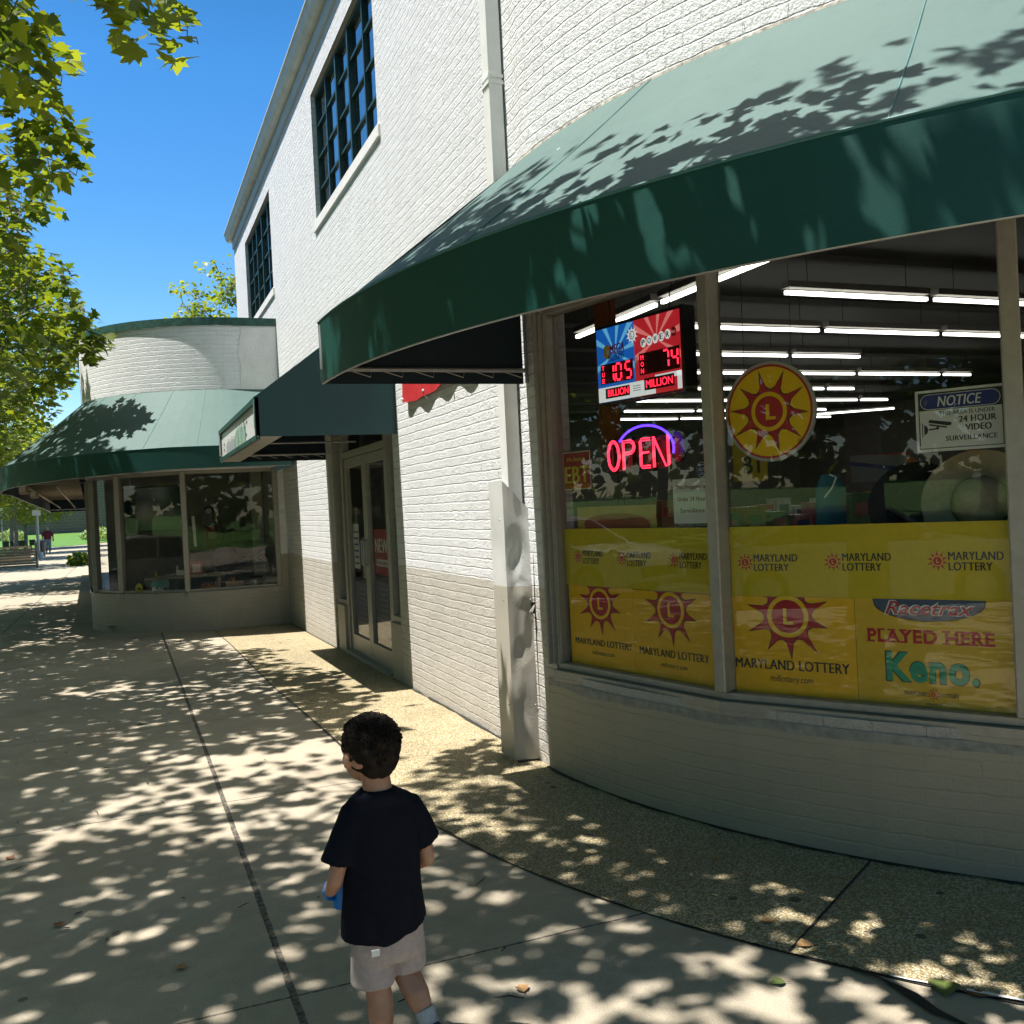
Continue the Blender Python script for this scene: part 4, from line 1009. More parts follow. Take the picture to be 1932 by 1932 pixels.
# ------------------------------------------------------------------ awnings
def awning(name, lab, outer, inner, zt, zj, zb, ends, seams, sag=0.02, frame_pts=None):
    """outer/inner : matching plan points; zt valance top, zj wall line, zb valance bottom (floats or lists)"""
    n = len(outer); L = lambda v: v if hasattr(v, '__len__') else [v]*n
    zt, zj, zb = L(zt), L(zj), L(zb)
    O = [Vector(p) for p in outer]; I = [Vector(p) for p in inner]
    c = sum(O, Vector((0, 0)))/n
    t = thing(name, lab, 'awning', (O[n//2].x, O[n//2].y, zb[n//2]))
    mb = MB(); K = 5
    rows_ = []
    for k in range(K+1):
        f = k/K; rows_.append([(O[i].x*(1-f)+I[i].x*f, O[i].y*(1-f)+I[i].y*f, zt[i]*(1-f)+zj[i]*f - sag*math.sin(f*math.pi)) for i in range(n)])
    for a, b in zip(rows_, rows_[1:]): mb.strip(a, b)
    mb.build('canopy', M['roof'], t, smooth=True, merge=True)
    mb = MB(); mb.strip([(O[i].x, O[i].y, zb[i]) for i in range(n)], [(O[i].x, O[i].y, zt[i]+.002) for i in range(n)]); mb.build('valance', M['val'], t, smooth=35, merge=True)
    # dark lining a little inside, hem tube
    def off(p, q, d): v = (q-p); return p+v.normalized()*d
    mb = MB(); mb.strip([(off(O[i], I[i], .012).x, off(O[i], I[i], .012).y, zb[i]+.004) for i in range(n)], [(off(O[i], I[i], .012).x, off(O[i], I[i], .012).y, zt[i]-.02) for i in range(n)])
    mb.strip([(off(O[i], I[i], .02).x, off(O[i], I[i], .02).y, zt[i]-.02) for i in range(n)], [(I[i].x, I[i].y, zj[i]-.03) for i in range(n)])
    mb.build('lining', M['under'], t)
    mb = MB(); mb.tube([(off(O[i], I[i], .012).x, off(O[i], I[i], .012).y, zb[i]+.006) for i in range(n)], .010, 6); mb.build('hem_tube', M['pole'], t, smooth=True)
    mb = MB(); mb.tube([(O[i].x, O[i].y, zt[i]) for i in range(n)], .006, 6)
    for s in seams:
        i = min(int(s), n-2); f = s-i
        o = O[i].lerp(O[i+1], f); q = I[i].lerp(I[i+1], f); a = zt[i]*(1-f)+zt[i+1]*f; b = zj[i]*(1-f)+zj[i+1]*f
        mb.tube([(o.x*(1-k)+q.x*k, o.y*(1-k)+q.y*k, a*(1-k)+b*k-sag*math.sin(k*math.pi)+.0015) for k in (0, .25, .5, .75, 1)], .0035, 5)
    mb.build('seam', M['seam'], t)
    for e, mt in ends:
        i = 0 if e == 0 else n-1
        mb = MB(); mb.face([(O[i].x, O[i].y, zb[i]), (I[i].x, I[i].y, zb[i]), (I[i].x, I[i].y, zj[i]), (O[i].x, O[i].y, zt[i])])
        mb.build('end_panel', mt, t)
    # pipe frame with lacing along each visible end
    fr = MB()
    for e, mt in ends:
        i = 0 if e == 0 else n-1; j = 1 if e == 0 else n-2
        d = (O[j]-O[i]).normalized()*.05
        a = Vector((O[i].x+d.x, O[i].y+d.y, zb[i]+.075)); b = Vector((I[i].x+d.x, I[i].y+d.y, zb[i]+.075)); fr.tube([a, b], .013, 8)
        fr.tube([(I[i].x+d.x, I[i].y+d.y, zb[i]), (I[i].x+d.x, I[i].y+d.y, zj[i]-.05)], .011, 8)
        fr.tube([(O[i].x+d.x, O[i].y+d.y, zb[i]+.075), (O[i].x+d.x, O[i].y+d.y, zt[i]-.03), (I[i].x+d.x, I[i].y+d.y, zj[i]-.05)], .011, 8)
    for s in seams:
        i = min(int(s), n-2); o, q = O[i], I[i]
        fr.tube([(o.x*.97+q.x*.03, o.y*.97+q.y*.03, zt[i]-.04), (q.x, q.y, zj[i]-.06)], .010, 6)
        if zj[i] < 3.6: fr.tube([(o.x*.97+q.x*.03, o.y*.97+q.y*.03, zb[i]+.075), (q.x, q.y, zb[i]+.075)], .010, 6)
    fr.build('pipe_frame', M['pole'], t, smooth=50)
    for e, mt in ends:
        i = 0 if e == 0 else n-1; j = 1 if e == 0 else n-2; d = (O[j]-O[i]).normalized()*.05
        a = Vector((O[i].x+d.x, O[i].y+d.y, 0)); b = Vector((I[i].x+d.x, I[i].y+d.y, 0)); P = []
        k = 0.08
        while k < .98: P += [(a.lerp(b, k).x, a.lerp(b, k).y, zb[i]+.085), (a.lerp(b, k+.14).x, a.lerp(b, k+.14).y-.01, zb[i]+.03)]; k += .15
        m_ = MB(); m_.tube(P, .003, 5); m_.build('lacing', M['rope'], t)
    return t
no = [(CX+5.35*math.cos(R(a)), CY+5.35*math.sin(R(a))) for a in [179.7+i*2 for i in range(50)]]
ni = [(CX+(RB+.004)*math.cos(R(a)), CY+(RB+.004)*math.sin(R(a))) for a in [179.7+i*2 for i in range(50)]]
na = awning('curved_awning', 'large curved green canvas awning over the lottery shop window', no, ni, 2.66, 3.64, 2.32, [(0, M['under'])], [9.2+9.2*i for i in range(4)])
# crumbly flashing where the canvas meets the wall
mb = MB(); A_ = arc(RB+.012, 181, 278, 90); mb.strip([(x, y, 3.622) for x, y, z in A_], [(x, y, 3.646+.010*noise.noise(Vector((i*.6, 2, 0)))) for i, (x, y, z) in enumerate(A_)])
mb.build('flashing', simple('old_caulk', (.52, .47, .40), .8, 0, .6, 25), na)

da = awning('door_awning', 'straight green canvas awning over the entrance doors with a sign box in its front', [(1.08, 11.6), (1.08, 9.96), (1.08, 8.32)], [(W, 11.6), (W, 9.96), (W, 8.32)], [2.575, 2.59, 2.61], 3.53, [2.235, 2.255, 2.27], [(0, M['under']), (1, M['side'])], [1.0], .0)
for o in list(da.children):
    if o.name.startswith(('valance', 'lining')): bpy.data.objects.remove(o)
FA = Frame((1.08, 11.6), (1.08, 8.32)); L = FA.L
mb = MB(); FA.slab(mb, 0, L, 2.245, 2.285, -.03, .006); FA.slab(mb, 0, L, 2.56, 2.605, -.03, .006); FA.slab(mb, 0, .05, 2.285, 2.56, -.03, .006); FA.slab(mb, L-.05, L, 2.285, 2.56, -.03, .006)
mb.build('sign_border', M['val'], da)
t = simple('sign_acrylic', (.62, .62, .60), .3, 0, .04)
mb = MB(); FA.slab(mb, .05, L-.05, 2.285, 2.56, -.05, -.02); mb.build('sign_face', t, da)
mb = MB()
x = .95
PT = [simple('sign_teal', (.03, .35, .30), .4), simple('sign_green', (.20, .42, .05), .4), simple('sign_dark', (.03, .06, .06), .4), simple('sign_grey', (.30, .33, .34), .4)]
bars = [MB() for _ in PT]
for i in range(24):
    x = .62+i*.075; k = (3 if i < 10 else [0, 1, 0, 2][i % 4]); h = .10+.05*((i*7) % 5)/4
    FA.slab(bars[k], x, x+.03, 2.30, 2.30+h+(.06 if i > 12 else 0), -.0195, -.018)
for mb, mt in zip(bars, PT): mb.build('sign_lettering', mt, da)
for i, (s, z) in enumerate(((2.35, 2.43), (2.42, 2.36), (2.50, 2.47), (2.28, 2.50), (.35, 2.36), (.38, 2.42))):
    disc(FA, (s, z), .035, .016, PT[2], -.0175+.0003*i, da, 'leaf_emblem', 12)
mb = MB(); mb.face([(1.09, 11.58, 2.24), (1.30, 11.58, 2.24), (1.30, 8.34, 2.272), (1.09, 8.34, 2.272)]); mb.face([(1.30, 11.58, 2.24), (1.30, 11.58, 2.6), (1.30, 8.34, 2.63), (1.30, 8.34, 2.272)])
mb.build('soffit', simple('sign_box_soffit', (.36, .35, .31), .5, 0, .1), da)

# ------------------------------------------------------------------ single storey corner bay in the distance
FX, FY, FRd = 1.70, 17.15, 2.25
bay = thing('corner_shop', 'single storey white painted brick shop with rounded glass corner beyond the entrance', 'building', (0, 17, -.1))
farc = lambda r, a0, a1, n: [(FX+r*math.cos(R(a0+(a1-a0)*i/n)), FY+r*math.sin(R(a0+(a1-a0)*i/n))) for i in range(n+1)]
bpts = farc(FRd, 180, 270, 40)     # from left tangent round to the front
bpath = Path([(-1.02, 37.0), (-.60, 18.8)]+bpts+[(W-.001, 14.9)])
sTot = bpath.s[-1]
sleft = bpath.s[2]
sP = lambda x, y: min(((Vector((x, y))-bpath.at(k*sTot/4000)).length, k*sTot/4000) for k in range(4001))[1]
s_a, s_b = bpath.s[1]-1.2, sTot-(W-2.18)
wall('bay_wall', bpath, -.4, 4.50, [(s_a, s_b, .50, 2.32, .14)], .14, M['bay_low'], bay)
mb = MB()
pa = [bpath.at(s) - bpath.nrm(s)*.025 for s in bpath.s]; pb = [bpath.at(s)+bpath.nrm(s)*.2 for s in bpath.s]
for z0, z1 in ((4.480, 4.60),):
    mb.strip([(p.x, p.y, z0+.012*noise.noise(Vector((i*1.3, 0, 0)))) for i, p in enumerate(pa)], [(p.x, p.y, z1) for p in pa]); mb.strip([(p.x, p.y, z1) for p in pa], [(p.x, p.y, z1) for p in pb])
mb.build('coping', M['coping'], bay)
mb = MB(); mb.face([(p.x, p.y, 4.45) for p in pb]+[(W, 36, 4.45)]); mb.build('roof', M['asphalt'], bay)
# plaster patch of the bay beside the main wall
mb = MB(); mb.face([(1.72, 14.894, 3.5), (W-.004, 14.894, 3.5), (W-.004, 14.894, 4.49), (1.80, 14.894, 4.49), (1.72, 14.894, 4.1), (1.76, 14.894, 3.8)]); mb.build('plaster_patch', M['stucco'], bay)
VX = [(2.17, 14.92), (.84, 15.09), (-.085, 15.80), (-.46, 16.55), (-.55, 17.6), (-.60, 19.3)]
bw = bpy.data.objects.new('shop_window', None); S.collection.objects.link(bw); bw.parent = bay; bw.matrix_parent_inverse = Matrix.Translation(-Vector(bay.location))
def sub2(name, mb, mat, **kw): o = mb.build(name, mat, None, **kw); o.parent = bw; return o
BF = [Frame(VX[i+1], VX[i]) for i in range(5)]
for i, F in enumerate(BF):
    mb = MB(); L = F.L
    F.slab(mb, 0, L, .50, .54, -.09, -.01); F.slab(mb, 0, L, 2.27, 2.32, -.09, -.01); F.slab(mb, 0, .03, .54, 2.27, -.09, -.01); F.slab(mb, L-.03, L, .54, 2.27, -.09, -.01)
    sub2('window_frame', mb, M['trim'], bevel=.003)
    mb = MB(); mb.face([F.P(.02, .52, -.05), F.P(L-.02, .52, -.05), F.P(L-.02, 2.3, -.05), F.P(.02, 2.3, -.05)]); sub2('window_pane', mb, M['glass'])
for x, y in VX[:5]:
    mb = MB(); mb.box((x+.0, y+.0, 1.41), (.075, .075, 1.80)); sub2('mullion', mb, M['trim'], bevel=.006)
mb = MB()
for i in range(5):
    a_, b_ = Vector(VX[i+1]), Vector(VX[i]); n_ = BF[i].n
    mb.face([(a_+n_*.03).to_3d()+Vector((0, 0, .50)), (b_+n_*.03).to_3d()+Vector((0, 0, .50)), (b_-n_*.18).to_3d()+Vector((0, 0, .50)), (a_-n_*.18).to_3d()+Vector((0, 0, .50))])
    mb.face([(a_+n_*.03).to_3d()+Vector((0, 0, .43)), (b_+n_*.03).to_3d()+Vector((0, 0, .43)), (b_+n_*.03).to_3d()+Vector((0, 0, .50)), (a_+n_*.03).to_3d()+Vector((0, 0, .50))])
sub2('sill', mb, M['trim'])
# far awning
fo = [(-2.30, 36.0), (-2.12, 30), (-1.95, 24), (-1.80, 18.6)]+farc(3.48, 180, 270, 30)+[(2.24, 13.67)]
fi = [(-1.04, 36.0), (-.88, 30), (-.74, 24), (-.61, 18.8)]+farc(2.255, 180, 270, 30)+[(2.24, 14.895)]
n = len(fo); nz = [2.05, 2.09, 2.12, 2.15]+[2.13+.16*min(i/24, 1) for i in range(31)]+[2.29]
fa = awning('wraparound_awning', 'green canvas awning wrapping the rounded corner of the far shop', fo, fi, [z+(.36 if i < 5 else .36-.06*min((i-4)/24, 1)) for i, z in enumerate(nz)], 3.52, nz, [(1, M['side']), (0, M['under'])], [10, 15.5, 21, 26, 30], .015)
mb = MB()
for i in range(14):
    f = i/14; y = 18.5+16*f; x0, x1 = -1.78-.55*f, -.62-.4*f
    mb.box(((x0+x1)/2, y, 2.42), (1.0, .03, .05))
for x in (-1.5, -1.05): mb.bar((x, 18.4, 2.28), (x-.45, 35.5, 2.18), .03, .03)
mb.build('slatted_underside', simple('weathered_slats', (.36, .30, .22), .8), fa)
mb = MB(); mb.face([(2.0, 13.72, 2.20), (2.26, 13.69, 2.285), (2.02, 13.70, 2.285)]); mb.build('hanging_flap', M['side'], fa)
for i, (x, y) in enumerate(((-1.55, 18.3), (-1.6, 21.0))):
    t = thing('soffit_lamp', 'tan boxed lamp %s under the far awning edge' % ('nearest' if i == 0 else 'second'), 'lamp', (x, y, 2.1))
    b = MB(); b.box((x, y, 2.24), (.14, .22, .16)); b.build('lamp_box', simple('tan_box', (.45, .33, .18), .6), t, bevel=.01)
    b = MB(); b.box((x-.02, y-.115, 2.24), (.10, .01, .11)); b.build('lens', M['trimw'], t)
    b = MB(); b.tube([(x, y, 2.3), (x, y, 2.42)], .012, 6); b.build('bracket', M['pole'], t)
# inside the far shop
inner_box(bay, -.30, W-.02, 15.9, 19.2, .0, 2.75, simple('bay_wall_paint', (.26, .245, .22), .8), simple('bay_ceiling', (.20, .19, .17), .8), FLI)
FB = Frame((-.3, 18.7), (2.3, 18.7))
mb = MB(); FB.slab(mb, 1.93, 2.45, -.05, 1.92, -.02, .03); mb.build('inner_door', simple('grey_door', (.16, .16, .155), .6), bay)
for (s0, z0, s1, z1) in ((2.0, 1.1, 2.17, 1.8), (2.22, 1.1, 2.4, 1.8), (2.0, .2, 2.4, .95)):
    mb = MB(); FB.slab(mb, s0, s1, z0, z1, .03, .04); mb.build('door_panel', simple('grey_door_panel', (.13, .13, .125), .6), bay)
mb = MB(); mb.box((2.19, 17.3, 1.3), (.16, .3, 2.8)); mb.build('inner_column', simple('cream_column', (.42, .40, .33), .7), bay)
t = thing('television', 'large dark wall screen hanging behind the far shop glass', 'television', (.45, 15.75, 1.43))
FT = Frame((.01, 15.98), (.88, 15.60)); mb = MB(); FT.slab(mb, 0, .97, 1.43, 2.13, -.05, 0); mb.build('screen_case', M['black'], t, bevel=.008)
sc_ = NT('dark_screen'); sc_.col((.006, .012, .03)); sc_.rough(.06); mb = MB(); FT.slab(mb, .02, .95, 1.45, 2.11, .0005, .002); mb.build('screen', sc_.m, t)
mb = MB(); mb.tube([FT.P(.1, 2.1, -.04), FT.P(.1, 2.7, -.04)], .012, 6); mb.build('bracket', M['pole'], t)
WOOD = simple('pale_wood', (.33, .27, .18), .6, 0, .15, 12)
def T(name, lab, cat, loc, parts, group=None):
    t = thing(name, lab, cat, loc, group)
    for nm, fn, mt in parts: mb = MB(); fn(mb); mb.build(nm, mt, t)
    return t
T('display_table', 'long pale wooden table behind the far shop glass', 'table', (.85, 15.9, 0), [
    ('tabletop', lambda m: m.box((.85, 15.85, .70), (1.2, .45, .035)), WOOD)]+[('leg', (lambda x, y: lambda m: m.box((x, y, .34), (.05, .05, .68)))(x, y), WOOD) for x in (.35, 1.35) for y in (15.7, 16.0)])
lz = .505
T('display_shelf', 'low shelf board carrying toys behind the far window', 'shelf', (.8, 15.5, .3), [('board', lambda m: m.box((1.25, 15.42, .49), (1.7, .26, .025)), WOOD), ('support', lambda m: m.box((1.25, 15.5, .24), (1.7, .03, .47)), WOOD)])
hx, hy = .47, 15.52
T('toy_house', 'white toy house with mint green roof on the display shelf', 'toy house', (hx, hy, lz), [
    ('house_wall', lambda m: m.box((hx, hy, lz+.05), (.24, .10, .10)), simple('toy_white', (.5, .5, .48), .5)),
    ('roof', lambda m: (m.face([(hx-.14, hy-.08, lz+.09), (hx+.14, hy-.08, lz+.09), (hx+.11, hy, lz+.18), (hx-.11, hy, lz+.18)]), m.face([(hx-.14, hy+.08, lz+.09), (hx+.14, hy+.08, lz+.09), (hx+.11, hy, lz+.18), (hx-.11, hy, lz+.18)]), m.face([(hx-.14, hy-.08, lz+.09), (hx-.11, hy, lz+.18), (hx-.14, hy+.08, lz+.09)]), m.face([(hx+.14, hy-.08, lz+.09), (hx+.11, hy, lz+.18), (hx+.14, hy+.08, lz+.09)])), simple('toy_mint', (.12, .32, .26), .5)),
    ('doorway', lambda m: m.box((hx+.07, hy-.051, lz+.035), (.05, .003, .07)), M['black']), ('window', lambda m: m.tube([(hx-.05, hy-.053, lz+.065), (hx-.05, hy-.05, lz+.065)], .015, 12), M['black'])])
T('toy_helmet', 'small yellow toy helmet on the shelf left of the toy house', 'toy', (.17, 15.7, lz), [('shell', lambda m: m.ball((.17, 15.62, lz+.075), (.055, .05, .075)), simple('toy_yellow', (.42, .38, .03), .4)), ('visor', lambda m: m.box((.17, 15.568, lz+.07), (.05, .012, .03)), M['black'])])
T('hand_mirror', 'small pale hand mirror standing right of the toy house', 'mirror', (.70, 15.45, lz), [('rim', lambda m: m.tube([(.70+.028*math.cos(R(a)), 15.42, lz+.10+.035*math.sin(R(a))) for a in range(0, 361, 20)], .005, 6), simple('mirror_rim', (.45, .45, .45), .4)), ('handle', lambda m: m.tube([(.70, 15.42, lz+.065), (.70, 15.42, lz)], .006, 6), simple('mirror_handle', (.45, .45, .45), .4))])
T('flower_box', 'orange tray of pink toy flowers on the display shelf', 'toy tray', (1.17, 15.38, lz), [('tray', lambda m: m.box((1.17, 15.38, lz+.03), (.22, .10, .06)), simple('tray_orange', (.45, .13, .03), .5))]+[('flower', (lambda k: lambda m: m.ball((1.08+.045*k, 15.36, lz+.075+.01*(k % 2)), .018, 5))(k), simple('flower_pink', (.5, .22, .3), .6)) for k in range(5)])
T('wooden_toy_box', 'tan wooden toy box near the right end of the display shelf', 'toy box', (1.52, 15.38, lz), [('box_body', lambda m: m.box((1.55, 15.38, lz+.045), (.26, .12, .09)), simple('toy_tan', (.42, .24, .12), .6)), ('toy_bear', lambda m: (m.ball((1.53, 15.37, lz+.12), .035, 6), m.ball((1.505, 15.37, lz+.155), .012, 5), m.ball((1.555, 15.37, lz+.155), .012, 5)), simple('toy_brown', (.32, .17, .09), .8))])
T('white_cup', 'small white stacked cups at the right end of the display shelf', 'cup', (1.80, 15.38, lz), [('cup_body', lambda m: m.stack([(1.86, 15.38, lz, .018, .018), (1.86, 15.38, lz+.04, .026, .026), (1.86, 15.38, lz+.045, .02, .02), (1.86, 15.38, lz+.09, .026, .026)], 12), WHT)])
T('picture_frame', 'red and white picture box standing on the table against the mullion', 'box', (1.0, 15.8, .72), [('box_body', lambda m: m.box((1.02, 15.75, .83), (.18, .05, .21)), simple('box_red', (.35, .08, .06), .6)), ('picture', lambda m: m.box((1.02, 15.723, .82), (.12, .004, .13)), simple('box_cream', (.48, .42, .36), .6))])
T('tape_dispenser', 'white toy cash register on the table left of the mullion', 'toy', (.78, 15.8, .72), [('body', lambda m: (m.box((.78, 15.75, .765), (.12, .1, .08)), m.box((.74, 15.75, .84), (.03, .05, .07))), simple('toy_cream', (.45, .45, .40), .5)), ('arm', lambda m: m.tube([(.55, 15.72, .74), (.70, 15.72, .75)], .012, 6), simple('toy_grey', (.4, .4, .4), .5))])
T('sauce_bottle', 'small yellow bottle standing on the left of the table', 'bottle', (.42, 15.8, .72), [('body', lambda m: m.stack([(.42, 15.75, .718, .02, .02), (.42, 15.75, .78, .02, .02), (.42, 15.75, .80, .01, .01), (.42, 15.75, .825, .008, .008)], 10), simple('toy_yellow2', (.45, .36, .03), .4))])
T('wall_clock', 'black pedestal clock with a white dial hanging on the back wall', 'clock', (1.32, 17.2, 1.5), [('case', lambda m: (m.box((1.36, 17.2, 1.62), (.11, .06, .22)), m.box((1.36, 17.2, 1.49), (.19, .08, .06)), m.ball((1.36, 17.2, 1.72), (.08, .04, .08), 8)), M['black']), ('dial', lambda m: m.tube([(1.36, 17.155, 1.72), (1.36, 17.16, 1.72)], .048, 20), simple('dial', (.5, .48, .46), .5))])
T('vending_box', 'red poster box on the back wall below the black clock', 'poster', (1.4, 17.3, 1.1), [('face', lambda m: m.box((1.40, 17.25, 1.28), (.20, .05, .40)), simple('box_dull_red', (.20, .03, .03), .6)), ('print', lambda m: m.box((1.41, 17.222, 1.30), (.14, .004, .12)), simple('print_pale', (.34, .25, .2), .6))])
T('white_post', 'slim white post leaning inside right of the mullion', 'post', (1.1, 16.5, 0), [('rod', lambda m: m.bar((1.07, 16.4, 1.14), (1.05, 16.4, 1.64), .045, .02, (0, 1, 0)), WHT)])
T('office_chair', 'black office chair behind the table in the far shop', 'chair', (1.55, 16.4, 0), [('backrest', lambda m: m.ball((1.52, 16.5, .92), (.24, .07, .26), 8), M['black']), ('seat', lambda m: m.box((1.52, 16.3, .50), (.46, .42, .10)), M['black']), ('stem', lambda m: m.tube([(1.52, 16.3, .05), (1.52, 16.3, .48)], .03, 8), M['pole'])]+[('foot', (lambda a: lambda m: m.tube([(1.52, 16.3, .08), (1.52+.25*math.cos(R(a)), 16.3+.25*math.sin(R(a)), .03)], .018, 6))(a), M['black']) for a in range(0, 360, 72)])
T('potted_plant', 'thin leafed plant in a dark pot right of the office chair', 'plant', (1.95, 15.9, 0), [('pot', lambda m: m.stack([(1.95, 15.95, .45, .08, .08), (1.95, 15.95, .62, .11, .11)], 12), M['black']), ('stem', lambda m: m.tube([(1.95, 15.95, .6), (1.93, 15.95, .95)], .006, 5), M['bark']), ('foliage', lambda m: [m.face([(1.93, 15.95, .95), (1.93+.12*math.cos(a), 15.95, .95+.10*math.sin(a)+.02), (1.93+.19*math.cos(a), 15.93, .93+.12*math.sin(a)), (1.93+.1*math.cos(a), 15.95, .93+.08*math.sin(a))]) for a in [k*.7 for k in range(9)]], simple('plant_green', (.03, .10, .03), .6))])
# ------------------------------------------------------------------ trees
BX = [(-40, 78), (60, 100), (110, 148), (165, 108), (200, 130), (240, 168), (300, 150), (335, 178), (352, 70), (372, 100), (405, 125), (425, 70), (450, 45), (475, 105), (520, 145), (560, 150), (590, 178), (640, 216), (672, 205), (700, 150), (760, 118), (800, 95), (850, 55), (900, 10), (940, -30)]
def bxat(v):
    if v <= BX[0][0]: return BX[0][1]
    for (a, x), (b, y) in zip(BX, BX[1:]):
        if v <= b: return x+(y-x)*(v-a)/(b-a)
    return -30
def allowed(p, rad=.2):
    """crowns are pruned where the open sky and the shop front stand"""
    u, v, z = proj(p)
    if z < .4: return z < .05 or False
    m = rad*1800/z
    if v < -m or u < -m or u > 1932+m: return True
    if 195+m < u < 390-m*.8 and v < 128-m*.8-abs(u-320)*.3 and z < 9: return True
    return u < bxat(v)-m*.3
def lit_ok(p, mx=1.35):
    """keep the main wall and the strip in front of it in the sun"""
    x, y, z = p
    hx = x+.397*z; yy = y-.043*z
    if yy > 5.25 and yy < 14.2:
        if hx > mx+.2*noise.noise(Vector((yy, 0, 0))): return False
    if 12.6 < y < 17.5 and z > 2.6 and x+.397*(z-3) > -.2+.35*noise.noise(Vector((y, z, 0))): return False
    if yy <= 5.4:
        xa = x+.397*(z-3.3)
        d = math.hypot(xa-CX, (y-.043*(z-3.3))-CY)
        if d < 4.62 and yy < 5.4: return False
    return True
LOBE = [(0, 0), (.26, -.06), (.50, .10), (.36, .26), (.60, .56), (.27, .52), (.20, .72), (0, 1.02)]
LS = [(0, 0), (.42, .18), (.34, .62), (0, 1.0)]
def leaf_mesh(name, pos, nrm, dirs, size, outline, shade):
    N = len(pos); K = len(outline)
    o = np.array(outline); rt = np.stack([o[:, 0], o[:, 1], -.22*o[:, 0]-.10*o[:, 1]**2], 1)
    lf = rt.copy(); lf[:, 0] *= -1
    loc = np.concatenate([rt, lf[1:-1]])                       # shared midrib ends
    y = dirs/np.linalg.norm(dirs, axis=1, keepdims=True)
    x = np.cross(y, nrm); x /= np.linalg.norm(x, axis=1, keepdims=True)+1e-9; z = np.cross(x, y)
    V = pos[:, None, :]+size[:, None, None]*(loc[None, :, 0, None]*x[:, None]+loc[None, :, 1, None]*y[:, None]+loc[None, :, 2, None]*z[:, None])
    nv = loc.shape[0]; me = bpy.data.meshes.new(name)
    fr_ = list(range(K)); fl = [0]+[K-1]+list(range(nv-1, K-1, -1))
    # triangle fans from the tip keep lobes clean
    tri = np.array([fr_, fl]); 
    me.vertices.add(N*nv); me.vertices.foreach_set('co', V.reshape(-1))
    me.loops.add(N*2*K); me.polygons.add(N*2)
    idx = (tri[None]+(np.arange(N)*nv)[:, None, None]).reshape(-1)
    me.loops.foreach_set('vertex_index', idx.astype(np.int32))
    me.polygons.foreach_set('loop_start', np.arange(0, N*2*K, K).astype(np.int32))
    try: me.polygons.foreach_set('loop_total', np.full(N*2, K, dtype=np.int32))
    except Exception: pass
    uvl = me.uv_layers.new(name='UVMap'); u = np.zeros((N*2*K, 2)); u[:, 0] = np.repeat(shade, 2*K); uvl.data.foreach_set('uv', u.reshape(-1))
    me.update(calc_edges=True); me.validate(); return me
